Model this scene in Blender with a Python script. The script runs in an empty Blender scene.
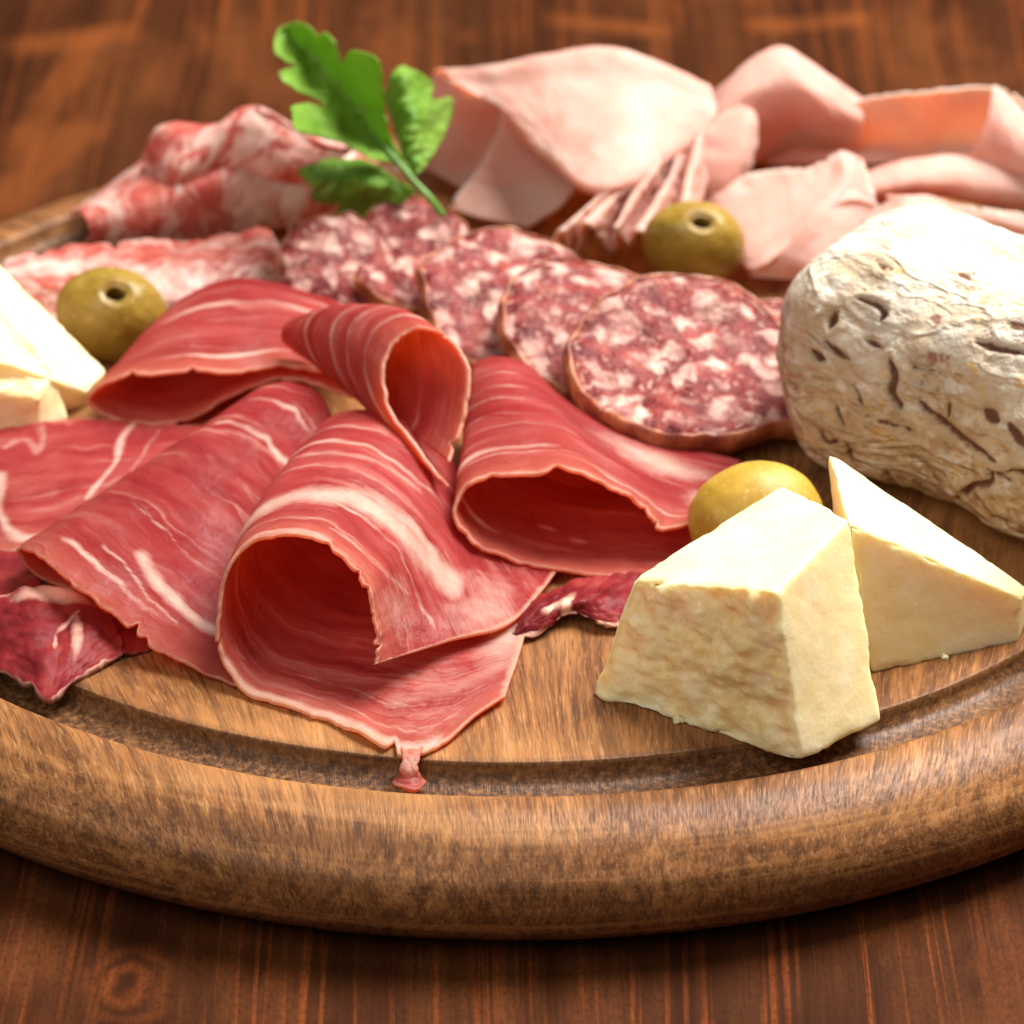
import bpy, bmesh, math, random
import numpy as np
from mathutils import Vector, Matrix, noise

sc = bpy.context.scene
COL = sc.collection
random.seed(7)

# ------------------------------------------------------------------ camera
PITCH, DIST, FPX, TY = math.radians(28.0746), 72.489, 4220.38, -3.3647
ZOFF = 2.14                      # board top above the table, cm
CAM = np.array([0, TY - DIST*math.cos(PITCH), DIST*math.sin(PITCH)])
FW = np.array([0, math.cos(PITCH), -math.sin(PITCH)])
UP = np.array([0, math.sin(PITCH), math.cos(PITCH)])


def at(px, py, z):
    """where a sight line meets the height z (cm above the board)"""
    d = FW + (px-512)/FPX*np.array([1., 0, 0]) + (512-py)/FPX*UP
    t = (z-CAM[2])/d[2]
    return CAM + t*d


def W(p):
    return Vector((p[0]*.01, p[1]*.01, (p[2]+ZOFF)*.01))


cam = bpy.data.cameras.new('camera')
camo = bpy.data.objects.new('camera', cam)
COL.objects.link(camo)
camo.location = W(CAM)
camo.rotation_euler = (math.pi/2-PITCH, 0, 0)
cam.sensor_width = 36
cam.lens = FPX/1024*36
cam.clip_start, cam.clip_end = .01, 50
cam.dof.use_dof = True
cam.dof.focus_distance = float((at(430, 680, .8)-CAM) @ FW)*.01
cam.dof.aperture_fstop = 23
sc.camera = camo

# ------------------------------------------------------------------ node helpers


class NT:
    def __init__(s, name):
        s.m = bpy.data.materials.new(name)
        s.m.use_nodes = True
        s.t = s.m.node_tree
        s.t.nodes.clear()

    def n(s, typ, ins=None, **kw):
        nd = s.t.nodes.new('ShaderNode'+typ)
        for k, v in kw.items():
            setattr(nd, k, v)
        for k, v in (ins or {}).items():
            so = nd.inputs[k]
            if isinstance(v, bpy.types.NodeSocket):
                s.t.links.new(v, so)
            else:
                if isinstance(v, tuple) and len(v) == 3 and so.type == 'RGBA':
                    v = v+(1,)
                so.default_value = v
        return nd

    def obj(s, scale=(100, 100, 100), rot=(0, 0, 0), loc=(0, 0, 0)):
        tc = s.n('TexCoord')
        return s.n('Mapping', {'Vector': tc.outputs['Object'], 'Scale': scale, 'Rotation': rot, 'Location': loc}).outputs[0]

    def mapv(s, v, scale=(1, 1, 1), rot=(0, 0, 0), loc=(0, 0, 0)):
        return s.n('Mapping', {'Vector': v, 'Scale': scale, 'Rotation': rot, 'Location': loc}).outputs[0]

    def attr(s, name):
        return s.n('Attribute', attribute_name=name)

    def noise(s, vec, scale=1., detail=4., rough=.55, dist=0., out='Fac'):
        return s.n('TexNoise', {'Vector': vec, 'Scale': scale, 'Detail': detail, 'Roughness': rough, 'Distortion': dist}).outputs[out]

    def math(s, op, a, b=0., c=0., clamp=False):
        nd = s.n('Math', {0: a, 1: b, 2: c}, operation=op)
        nd.use_clamp = clamp
        return nd.outputs[0]

    def ramp(s, fac, stops, interp='LINEAR'):
        nd = s.n('ValToRGB', {'Fac': fac})
        r = nd.color_ramp
        r.interpolation = interp
        while len(r.elements) > 1:
            r.elements.remove(r.elements[-1])
        for i, (p, c) in enumerate(stops):
            e = r.elements[0] if i == 0 else r.elements.new(p)
            e.position = p
            e.color = (c, c, c, 1) if isinstance(c, (int, float)) else tuple(c)+(1,)
        return nd.outputs['Color']

    def mix(s, f, a, b, mode='MIX'):
        nd = s.n('Mix', data_type='RGBA', blend_type=mode)
        for so, v in ((nd.inputs[0], f), (nd.inputs[6], a), (nd.inputs[7], b)):
            if isinstance(v, bpy.types.NodeSocket):
                s.t.links.new(v, so)
            else:
                so.default_value = v+(1,) if isinstance(v, tuple) else v
        return nd.outputs[2]

    def bump(s, h, strength=.3, dist=.0005, normal=None):
        ins = {'Height': h, 'Strength': strength, 'Distance': dist}
        if normal is not None:
            ins['Normal'] = normal
        return s.n('Bump', ins).outputs[0]

    def out(s, color, rough=.4, spec=.5, bump=None, sss=0., radius=(1, .3, .2), sscale=.003, trans=0., coat=0., coatr=.2, transcol=None):
        ins = {'Base Color': color, 'Roughness': rough, 'Specular IOR Level': spec, 'Coat Weight': coat, 'Coat Roughness': coatr}
        if sss:
            ins.update({'Subsurface Weight': sss, 'Subsurface Radius': radius, 'Subsurface Scale': sscale})
        if bump is not None:
            ins['Normal'] = bump
        p = s.n('BsdfPrincipled', ins)
        sh = p.outputs[0]
        if trans:
            ti = {'Color': transcol if transcol is not None else color}
            if bump is not None:
                ti['Normal'] = bump
            tb = s.n('BsdfTranslucent', ti)
            sh = s.n('MixShader', {0: trans, 1: sh, 2: tb.outputs[0]}).outputs[0]
        s.n('OutputMaterial', {'Surface': sh})
        return s.m


# ------------------------------------------------------------------ materials
def mat_table():
    k = NT('stained_table_wood')
    v = k.obj()
    w = k.noise(k.mapv(v, (.10, .035, .1)), 1., 2., .5, out='Color')
    wv = k.n('VectorMath', {0: w, 1: (2.2, 2.2, 0)}, operation='MULTIPLY').outputs[0]
    v2 = k.n('VectorMath', {0: v, 1: wv}, operation='ADD').outputs[0]
    # dark even stain with brighter growth lines
    a = k.noise(k.mapv(v2, (1.15, .022, 1)), 1., 3., .55)
    lines = k.noise(k.mapv(v2, (4.6, .05, 1), loc=(5, 2, 0)), 1., 3., .55, .3)
    fine = k.noise(k.mapv(v2, (14, .5, 1)), 1., 3., .6)
    dots = k.noise(k.mapv(v, (16, 7, 1)), 1., 2., .6)
    # knots
    vor = k.n('TexVoronoi', {'Vector': k.mapv(v2, (.115, .085, .0), loc=(.33, .12, 0)), 'Scale': 1., 'Randomness': .9}, feature='F1')
    ring = k.math('SINE', k.math('MULTIPLY', k.math('ADD', vor.outputs['Distance'], k.math('MULTIPLY', fine, .05)), 70.))
    kn = k.ramp(vor.outputs['Distance'], [(.03, 1.), (.14, 0.)])
    base = k.ramp(a, [(.25, (.026, .0065, .0022)), (.5, (.058, .017, .0052)), (.72, (.105, .033, .010))])
    gate = k.ramp(k.noise(k.mapv(v2, (.5, .09, 1), loc=(2, 7, 0)), 1., 3., .6), [(.38, .08), (.6, 1.)])
    base = k.mix(k.math('MULTIPLY', k.ramp(lines, [(.54, 0.), (.62, .62), (.67, .12), (.76, 0.)]), gate), base, (.30, .070, .014))
    base = k.mix(k.math('MULTIPLY', kn, k.ramp(k.math('MULTIPLY_ADD', ring, .5, .5), [(.3, .0), (.8, .8)])), base, (.33, .085, .02))
    def seg(x0, y0, x1, y1, wd):
        a_, b_ = at(x0, y0, -ZOFF), at(x1, y1, -ZOFF)
        c_, d_ = (a_+b_)/2, b_-a_
        ln_, an = np.linalg.norm(d_[:2]), math.atan2(d_[1], d_[0])
        q = k.n('VectorRotate', {'Vector': v2s, 'Center': tuple(c_), 'Angle': -an}, rotation_type='Z_AXIS').outputs[0]
        q = k.n('SeparateXYZ', {0: q})
        fx = k.ramp(k.math('DIVIDE', k.math('ABSOLUTE', k.math('SUBTRACT', q.outputs[0], float(c_[0]))), ln_/2), [(.7, 1.), (1., 0.)])
        fy = k.ramp(k.math('DIVIDE', k.math('ABSOLUTE', k.math('SUBTRACT', q.outputs[1], float(c_[1]))), wd), [(.4, 1.), (1., 0.)])
        return k.math('MULTIPLY', fx, fy)
    v2s = k.n('VectorMath', {0: v, 1: k.n('VectorMath', {0: k.noise(v, .5, 3., .6, out='Color'), 1: (.9, .9, 0)}, operation='MULTIPLY').outputs[0]}, operation='ADD').outputs[0]
    for sg in ((15, 44, 178, 22, .75), (5, 215, 112, 108, .8), (30, 160, 120, 20, .5), (560, 12, 700, 26, .6), (760, 20, 900, 10, .6)):
        base = k.mix(k.math('MULTIPLY', seg(*sg), .42), base, (.32, .085, .02))
    kc = at(130, 985, -ZOFF)
    kd = k.n('VectorMath', {0: k.n('VectorMath', {0: v2s, 1: (float(kc[0])+.45, float(kc[1])+.45, -999.)}, operation='SUBTRACT').outputs[0], 1: (1., .75, 0.)}, operation='MULTIPLY').outputs[0]
    kr = k.n('VectorMath', {0: kd}, operation='LENGTH').outputs['Value']
    kw = k.math('MULTIPLY', k.ramp(kr, [(.25, 1.), (.95, 0.)]), k.math('MULTIPLY_ADD', k.math('SINE', k.math('MULTIPLY', k.math('ADD', kr, k.math('MULTIPLY', k.noise(v, 1.5, 3., .6), .35)), 17.)), .25, .28))
    base = k.mix(kw, base, (.28, .068, .014))
    base = k.mix(k.ramp(fine, [(.3, .4), (.6, 0.)]), base, (.02, .007, .003))
    blob = k.noise(k.mapv(v2, (.28, .11, 1), loc=(6, 3, 0)), 1., 4., .65)
    base = k.mix(k.ramp(blob, [(.52, 0.), (.72, .7)]), base, (.17, .050, .014))
    base = k.mix(k.ramp(blob, [(.28, .6), (.46, 0.)]), base, (.022, .006, .002))
    base = k.mix(k.ramp(dots, [(.35, .45), (.55, 0.)]), base, (.025, .009, .004))
    return k.out(base, k.ramp(fine, [(.3, .68), (.7, .55)]), .04, k.bump(fine, .25, .0004))


def mat_board():
    k = NT('acacia_board_wood')
    v = k.obj()
    sp = k.n('SeparateXYZ', {0: v})
    ang = k.math('MULTIPLY_ADD', sp.outputs['X'], .034, -.10)       # grain swings across the board
    rot = k.n('VectorRotate', {'Vector': v, 'Center': (0, -9, 0), 'Angle': ang}, rotation_type='Z_AXIS').outputs[0]
    w = k.noise(k.mapv(rot, (.25, .06, .25)), 1., 2., .5, out='Color')
    wv = k.n('VectorMath', {0: w, 1: (1.6, 0., 1.6)}, operation='MULTIPLY').outputs[0]
    v2 = k.n('VectorMath', {0: rot, 1: wv}, operation='ADD').outputs[0]
    a = k.noise(k.mapv(v2, (.55, .06, .8)), 1., 4., .6)
    b = k.noise(k.mapv(v2, (5.2, .30, 3.4)), 1., 4., .65, .3)
    pores = k.noise(k.mapv(v2, (21, 1.6, 9), loc=(3, 1, 7)), 1., 2., .6)
    pore2 = k.noise(k.mapv(v2, (26, 2.2, 12)), 1., 2., .65)
    col = k.ramp(a, [(.22, (.13, .046, .015)), (.42, (.23, .088, .027)), (.58, (.33, .135, .042)), (.78, (.45, .205, .075))])
    col = k.mix(k.ramp(b, [(.36, .85), (.55, 0.)]), col, (.085, .030, .010))
    col = k.mix(k.ramp(b, [(.58, 0.), (.74, .65)]), col, (.52, .27, .115))
    col = k.mix(k.ramp(pores, [(.36, .6), (.52, 0.)]), col, (.06, .024, .010))
    col = k.mix(k.ramp(pore2, [(.55, 0.), (.68, .42)]), col, (.52, .27, .11))
    lam = k.noise(k.mapv(v, (.16, .16, 5.5), rot=(.06, -.05, 0)), 1., 3., .6, .1)
    col = k.mix(k.ramp(lam, [(.38, .40), (.52, 0.)]), col, (.12, .048, .017))
    col = k.mix(k.ramp(lam, [(.52, 0.), (.66, .4)]), col, (.48, .23, .08))
    # darker fine-pored colour all along the juice groove
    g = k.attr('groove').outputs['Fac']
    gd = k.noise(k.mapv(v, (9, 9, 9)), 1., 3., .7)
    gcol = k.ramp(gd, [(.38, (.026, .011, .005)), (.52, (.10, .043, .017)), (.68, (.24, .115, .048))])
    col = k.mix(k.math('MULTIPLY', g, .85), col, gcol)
    h = k.math('ADD', k.math('MULTIPLY', pores, .7), k.math('MULTIPLY', b, .6))
    return k.out(col, k.ramp(pores, [(.3, .6), (.6, .40)]), .22, k.bump(h, .4, .0005))


def mat_prosciutto():
    k = NT('cured_ham_flesh')
    v = k.obj()
    f = k.attr('fat').outputs['Fac']
    rm = k.attr('rim').outputs['Fac']
    ed = k.attr('edge').outputs['Fac']
    uv = k.attr('grain').outputs['Vector']
    w = k.noise(v, .8, 3., .55, out='Color')
    uv2 = k.n('VectorMath', {0: uv, 1: k.n('VectorMath', {0: w, 1: (.9, .7, 0)}, operation='MULTIPLY').outputs[0]}, operation='ADD').outputs[0]
    fib = k.noise(k.mapv(uv2, (1.2, 17, 1)), 1., 4., .65)
    fine = k.noise(k.mapv(uv2, (6, 30, 1)), 1., 3., .65)
    mid = k.noise(k.mapv(uv2, (.40, 2.2, 1), loc=(2, 5, 1)), 1., 4., .6)
    blot = k.noise(v, .55, 4., .6)
    red = k.ramp(mid, [(.27, (.24, .022, .028)), (.45, (.38, .054, .054)), (.59, (.48, .110, .098)), (.74, (.64, .30, .25))])
    red = k.mix(k.ramp(blot, [(.46, 0.), (.72, .5)]), red, (.29, .030, .040))
    red = k.mix(k.math('MULTIPLY', ed, .72), red, (.64, .23, .15))
    red = k.mix(k.attr('tone').outputs['Fac'], red, (.24, .018, .026))
    red = k.mix(k.ramp(fib, [(.54, 0.), (.76, .28)]), red, (.68, .30, .25))
    red = k.mix(k.ramp(fib, [(.28, .45), (.45, 0.)]), red, (.19, .014, .020))
    thin = k.noise(k.mapv(uv2, (.24, 4.2, 1), loc=(9, 1, 4)), 1., 3., .6, .15)
    red = k.mix(k.ramp(thin, [(.60, 0.), (.68, .55), (.72, .25), (.8, .1)]), red, (.70, .38, .30))
    brk = k.math('ADD', k.math('MULTIPLY_ADD', fib, .6, -.30), k.math('MULTIPLY_ADD', k.noise(v, 2.4, 4., .7), .8, -.40))
    fm = k.ramp(k.math('ADD', f, brk), [(.18, 0.), (.5, .42), (.85, .85), (1.1, 1.)])
    fat = k.mix(k.noise(v, 3.2, 3., .6), (.76, .48, .38), (.87, .73, .63))
    col = k.mix(fm, red, fat)
    rmm = k.ramp(k.math('ADD', rm, k.math('MULTIPLY_ADD', k.noise(v, 4.5, 4., .7), 1.1, -.55)), [(.3, 0.), (.85, 1.)])
    col = k.mix(rmm, col, k.mix(k.noise(v, 1.1, 2., .5), (.66, .30, .18), (.84, .62, .48)))
    h = k.math('ADD', k.math('MULTIPLY', fib, .7), k.math('ADD', k.math('MULTIPLY', k.noise(v, 9., 4., .65), .6), k.math('MULTIPLY', fine, .35)))
    wet = k.ramp(k.noise(k.mapv(v, loc=(4, 4, 4)), .75, 3., .6), [(.48, .04), (.62, .42)])
    rough = k.ramp(k.noise(v, 3.5, 4., .7), [(.3, .24), (.7, .46)])
    tc = k.mix(fm, (1., .27, .09), (.98, .55, .30))
    return k.out(col, rough, wet, k.bump(h, .6, .0006),   .30, (1, .25, .16), .002, trans=.48, transcol=tc)


def mat_scrap():
    k = NT('dark_cured_meat')
    v = k.obj()
    f = k.math('MAXIMUM', k.attr('fat').outputs['Fac'], k.attr('rim').outputs['Fac'])
    n = k.noise(v, 1.3, 4., .6)
    red = k.ramp(n, [(.3, (.09, .006, .008)), (.55, (.18, .013, .016)), (.75, (.28, .04, .03))])
    fm = k.ramp(k.math('ADD', f, k.math('MULTIPLY_ADD', k.noise(v, 3., 3., .6), .6, -.3)), [(.3, 0.), (.8, 1.)])
    col = k.mix(fm, red, (.74, .44, .33))
    return k.out(col, k.ramp(k.noise(v, 3., 3., .6), [(.3, .38), (.7, .58)]), .12, k.bump(k.noise(v, 5., 4., .6), .3, .0005), .12, (1, .25, .18), .0015)


def mat_coppa():
    k = NT('marbled_cured_pork')
    v = k.obj()
    uv = k.attr('grain').outputs['Vector']
    w = k.noise(uv, 1.2, 3., .5, out='Color')
    uv2 = k.n('VectorMath', {0: uv, 1: k.n('VectorMath', {0: w, 1: (1.6, 1.6, 0)}, operation='MULTIPLY').outputs[0]}, operation='ADD').outputs[0]
    a = k.noise(k.mapv(uv2, (.42, 1.35, 1)), 1., 4., .58)
    b = k.noise(k.mapv(uv2, (2.2, 4.5, 1), loc=(4, 4, 0)), 1., 3., .6)
    red = k.ramp(b, [(.3, (.42, .050, .040)), (.5, (.56, .125, .095)), (.7, (.66, .26, .20))])
    m = k.ramp(k.math('ADD', a, k.math('MULTIPLY_ADD', b, .3, -.15)), [(.46, 0.), (.54, .55), (.66, 1.)])
    col = k.mix(m, red, (.84, .60, .52))
    h = k.noise(v, 4., 4., .6)
    return k.out(col, .38, .45, k.bump(h, .3, .0006), .35, (1, .3, .2), .002, trans=.12)


def mat_ham():
    k = NT('cooked_ham_flesh')
    v = k.obj()
    a = k.noise(v, .8, 4., .55)
    b = k.noise(v, 3.5, 3., .6)
    col = k.ramp(a, [(.3, (.79, .37, .30)), (.5, (.83, .47, .40)), (.72, (.87, .60, .52))])
    col = k.mix(k.ramp(b, [(.58, 0.), (.72, .35)]), col, (.70, .26, .21))
    rim = k.attr('rim').outputs['Fac']
    col = k.mix(rim, col, (.88, .70, .60))
    return k.out(col, .5, .16, k.bump(k.math('ADD', b, k.noise(v, 8., 3., .6)), .3, .0005), .55, (1, .35, .22), .005, trans=.32, transcol=(.98, .50, .16))


def mat_salami():
    k = NT('salami_meat')
    v = k.obj()
    w = k.noise(v, 1.8, 3., .55, out='Color')
    wv = k.n('VectorMath', {0: w, 1: (.95, .95, .95)}, operation='MULTIPLY').outputs[0]
    v2 = k.n('VectorMath', {0: v, 1: wv}, operation='ADD').outputs[0]
    vo = k.n('TexVoronoi', {'Vector': k.mapv(v2, (1.9, 2.7, 2.1)), 'Scale': 1.}, feature='SMOOTH_F1')
    vo.inputs['Smoothness'].default_value = .25
    sel = k.n('SeparateColor', {0: vo.outputs['Color']}).outputs[0]
    chunk = k.math('MULTIPLY', k.ramp(sel, [(.30, 0.), (.46, 1.)]), k.ramp(vo.outputs['Distance'], [(.26, 1.), (.66, 0.)]))
    vo2 = k.n('TexVoronoi', {'Vector': k.mapv(v2, (5.5, 7, 5.5)), 'Scale': 1.}, feature='F1')
    sel2 = k.n('SeparateColor', {0: vo2.outputs['Color']}).outputs[1]
    small = k.math('MULTIPLY', k.ramp(sel2, [(.60, 0.), (.7, 1.)]), k.ramp(vo2.outputs['Distance'], [(.25, 1.), (.55, 0.)]))
    n = k.noise(v, 2.3, 4., .6)
    red = k.ramp(n, [(.3, (.10, .008, .008)), (.52, (.21, .022, .020)), (.75, (.37, .075, .052))])
    m = k.math('MULTIPLY', k.math('MAXIMUM', chunk, k.math('MULTIPLY', small, .6)), k.ramp(k.noise(v, 3.4, 3., .6), [(.30, .45), (.6, 1.)]))
    fat = k.mix(k.noise(v, 4., 3., .6), (.58, .28, .22), (.82, .60, .51))
    col = k.mix(m, red, fat)
    h = k.math('ADD', k.math('MULTIPLY', m, .5), k.noise(v, 4.5, 4., .65))
    rough = k.ramp(k.noise(v, 3., 3., .6), [(.35, .26), (.65, .48)])
    return k.out(col, rough, .26, k.bump(h, .8, .0013), .25, (1, .3, .2), .0018)


def mat_casing():
    k = NT('salami_casing')
    v = k.obj()
    n = k.noise(v, 2.2, 4., .6)
    col = k.ramp(n, [(.3, (.13, .022, .012)), (.48, (.30, .075, .030)), (.60, (.48, .17, .07)), (.75, (.62, .36, .22))])
    return k.out(col, .4, .5, k.bump(n, .5, .0012), .15, (1, .3, .2), .002)


def mat_mould():
    k = NT('white_mould_casing')
    v = k.obj()
    cr = k.attr('crack').outputs['Fac']
    un = k.attr('under').outputs['Fac']
    n = k.noise(v, .9, 5., .65)
    n2 = k.noise(v, 3.5, 4., .65)
    n3 = k.noise(v, 9., 3., .6)
    col = k.mix(k.ramp(n, [(.42, 0.), (.62, .9)]), (.70, .64, .55), (.52, .40, .26))
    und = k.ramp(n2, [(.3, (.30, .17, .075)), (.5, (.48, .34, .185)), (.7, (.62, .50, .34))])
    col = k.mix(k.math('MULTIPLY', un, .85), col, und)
    # yellow and grey bloom specks
    m1 = k.math('MULTIPLY', k.ramp(k.noise(v, 5.5, 2., .6, .4), [(.58, 0.), (.66, 1.)]), k.ramp(k.noise(v, .55, 2., .5), [(.45, 0.), (.6, .85)]))
    col = k.mix(m1, col, (.70, .42, .10))
    m2 = k.ramp(k.noise(k.mapv(v, (1, 1, 1), loc=(7, 3, 2)), 2.4, 4., .65), [(.58, 0.), (.70, .55)])
    col = k.mix(m2, col, (.42, .37, .32))
    m3 = k.ramp(k.noise(k.mapv(v, (1, 1, 1), loc=(1, 8, 5)), 1.25, 3., .6), [(.66, 0.), (.70, .8)])
    col = k.mix(m3, col, (.26, .085, .055))
    cv = k.attr('casing').outputs['Vector']
    wr = k.noise(k.mapv(cv, (.50, 1.0, 1.0)), 1., 2.5, .55, .4)
    wl = k.math('ABSOLUTE', k.math('SUBTRACT', wr, .5))
    wr2 = k.math('ABSOLUTE', k.math('SUBTRACT', k.noise(k.mapv(cv, (1.3, 2.3, 2.3), loc=(3, 1, 6)), 1., 2.5, .6, .4), .5))
    gt = k.ramp(k.noise(k.mapv(cv, loc=(5, 1, 2)), .75, 3., .6), [(.50, 0.), (.60, 1.)])
    fl = k.math('MULTIPLY', gt, k.math('MAXIMUM', k.ramp(wl, [(.004, .9), (.018, 0.)]), k.ramp(wr2, [(.006, .75), (.03, 0.)])))
    col = k.mix(k.math('MULTIPLY', k.math('MULTIPLY_ADD', un, .65, .12), fl), col, (.15, .075, .035))
    pt = k.ramp(k.noise(k.mapv(cv, (.9, 1.3, 1.3), loc=(1, 5, 9)), 1.3, 4., .65, .3), [(.50, 0.), (.60, .75)])
    col = k.mix(k.math('MULTIPLY', pt, k.math('MULTIPLY_ADD', un, .7, .2)), col, (.40, .25, .11))
    pw = k.ramp(k.noise(k.mapv(cv, (1.1, 1.5, 1.5), loc=(7, 2, 4)), 1.5, 4., .65, .3), [(.54, 0.), (.64, .8)])
    col = k.mix(pw, col, (.74, .70, .62))
    gw = k.attr('halo').outputs['Fac']
    col = k.mix(k.math('MULTIPLY', gw, k.ramp(n3, [(.3, .8), (.7, .25)])), col, (.44, .32, .20))
    cr = k.ramp(k.math('ADD', cr, k.math('MULTIPLY_ADD', n3, .7, -.35)), [(.32, 0.), (.75, 1.)])
    col = k.mix(k.math('MULTIPLY', cr, .95), col, k.mix(n2, (.045, .014, .008), (.20, .075, .04)))
    h = k.math('ADD', k.math('MULTIPLY', n2, .8), k.math('MULTIPLY', n3, .5))
    h = k.math('ADD', h, k.math('ADD', k.ramp(wl, [(0., 0.), (.07, .5)]), k.math('MULTIPLY', gt, k.ramp(wr2, [(0., 0.), (.06, .35)]))))
    return k.out(col, .85, .2, k.bump(h, .8, .0014))


def mat_cheese():
    k = NT('hard_cheese')
    v = k.obj()
    r = k.attr('rough').outputs['Fac']
    n = k.noise(v, 1.4, 4., .6)
    n2 = k.noise(v, 5., 4., .65)
    col = k.ramp(n, [(.3, (.90, .69, .33)), (.55, (.92, .75, .42)), (.75, (.93, .81, .53))])
    pit = k.math('MULTIPLY', r, k.ramp(k.noise(k.mapv(v, (1, 1, .7)), 2.6, 4., .6), [(.34, .6), (.54, 0.)]))
    col = k.mix(pit, col, (.78, .50, .13))
    wh = k.ramp(k.noise(k.mapv(v, (1, 1, 1), loc=(3, 3, 3)), 3.2, 2., .5), [(.70, 0.), (.74, .8)])
    col = k.mix(wh, col, (.9, .85, .72))
    h = k.math('ADD', k.math('MULTIPLY', n2, k.math('MULTIPLY_ADD', r, 1.2, .08)), k.math('MULTIPLY', k.noise(v, 12., 3., .6), .25))
    return k.out(col, .55, .35, k.bump(h, .4, .0008), .5, (1, .65, .25), .005)


def mat_olive():
    k = NT('olive_skin')
    v = k.obj()
    n = k.noise(v, 1.6, 4., .6)
    hole = k.attr('hole').outputs['Fac']
    col = k.ramp(n, [(.3, (.20, .115, .012)), (.55, (.29, .18, .022)), (.75, (.38, .25, .045))])
    sp = k.ramp(k.noise(v, 11., 2., .5), [(.60, 0.), (.72, .45)])
    col = k.mix(sp, col, (.55, .42, .16))
    col = k.mix(hole, col, (.11, .065, .012))
    return k.out(col, k.ramp(k.noise(v, 2.5, 3., .6), [(.35, .22), (.65, .5)]), .4, k.bump(k.noise(v, 7., 4., .6), .25, .0005), .35, (1, .7, .2), .003)


def mat_olive_pale():
    k = NT('yellow_olive_skin')
    v = k.obj()
    n = k.noise(v, 1.4, 4., .6)
    col = k.ramp(n, [(.3, (.36, .21, .018)), (.55, (.47, .29, .034)), (.75, (.55, .37, .07))])
    sp = k.ramp(k.noise(v, 11., 2., .5), [(.60, 0.), (.72, .45)])
    col = k.mix(sp, col, (.66, .5, .2))
    return k.out(col, .48, .35, k.bump(k.noise(v, 6., 3., .6), .12, .0005), .35, (1, .7, .2), .003)


def mat_leaf():
    k = NT('parsley_green')
    v = k.obj()
    vein = k.attr('fat').outputs['Fac']
    n = k.noise(v, 1.3, 4., .6)
    col = k.ramp(n, [(.3, (.15, .30, .025)), (.55, (.23, .41, .055)), (.75, (.32, .49, .12))])
    col = k.mix(k.math('MULTIPLY', vein, .55), col, (.05, .16, .012))
    return k.out(col, .5, .3, k.bump(k.noise(v, 4., 4., .6), .35, .0008), trans=.38, transcol=(.34, .58, .06))


def mat_stem():
    k = NT('parsley_stem_green')
    v = k.obj()
    col = k.ramp(k.noise(v, 2., 3., .6), [(.3, (.07, .20, .015)), (.7, (.16, .34, .05))])
    return k.out(col, .4, .5)


M = {f.__name__[4:]: f() for f in (mat_table, mat_board, mat_prosciutto, mat_scrap, mat_coppa, mat_ham, mat_salami, mat_casing,
                                   mat_mould, mat_cheese, mat_olive, mat_olive_pale, mat_leaf, mat_stem)}

# ------------------------------------------------------------------ mesh helpers


def build(name, verts, faces, material, attrs=None, parent=None, origin=None, smooth=True, flip=False):
    """verts in cm (board space) -> one mesh object, origin at its base centre"""
    V = np.asarray(verts, float)
    if origin is None:
        origin = np.array([V[:, 0].mean(), V[:, 1].mean(), V[:, 2].min()])
    wo = W(origin)
    L = (V-origin)*.01
    me = bpy.data.meshes.new(name)
    if flip:
        faces = [tuple(reversed(f)) for f in faces]
    me.from_pydata(L.tolist(), [], faces)
    for an, data in (attrs or {}).items():
        data = np.asarray(data, np.float32)
        if data.ndim == 1:
            a = me.attributes.new(an, 'FLOAT', 'POINT')
            a.data.foreach_set('value', data)
        else:
            a = me.attributes.new(an, 'FLOAT_VECTOR', 'POINT')
            a.data.foreach_set('vector', data.ravel())
    if smooth:
        me.polygons.foreach_set('use_smooth', [True]*len(me.polygons))
    me.materials.append(M[material])
    me.update()
    o = bpy.data.objects.new(name, me)
    COL.objects.link(o)
    if parent is not None:
        o.parent = parent
        o.location = wo-parent.location
    else:
        o.location = wo
    return o


def tag(o, label, cat, group=None):
    o['label'] = label
    o['category'] = cat
    if group:
        o['group'] = group
    return o


def crom(P, t):
    """Catmull-Rom through P (n,k,...) at t in 0..n-1"""
    n = len(P)
    t = np.clip(t, 0, n-1-1e-9)
    i = np.floor(t).astype(int)
    f = t-i
    f = f.reshape((-1,)+(1,)*(P.ndim-1))
    p1, p2 = P[i], P[np.minimum(i+1, n-1)]
    p0 = np.where((i > 0).reshape(f.shape), P[np.maximum(i-1, 0)], 2*p1-p2)
    p3 = np.where((i+2 < n).reshape(f.shape), P[np.minimum(i+2, n-1)], 2*p2-p1)
    return .5*((2*p1)+(-p0+p2)*f+(2*p0-5*p1+4*p2-p3)*f**2+(-p0+3*p1-3*p2+p3)*f**3)


def fbm(p, s, o=3):
    return noise.fractal(Vector(p)*s, 1.0, 2.0, o, noise_basis='PERLIN_ORIGINAL')


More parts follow.
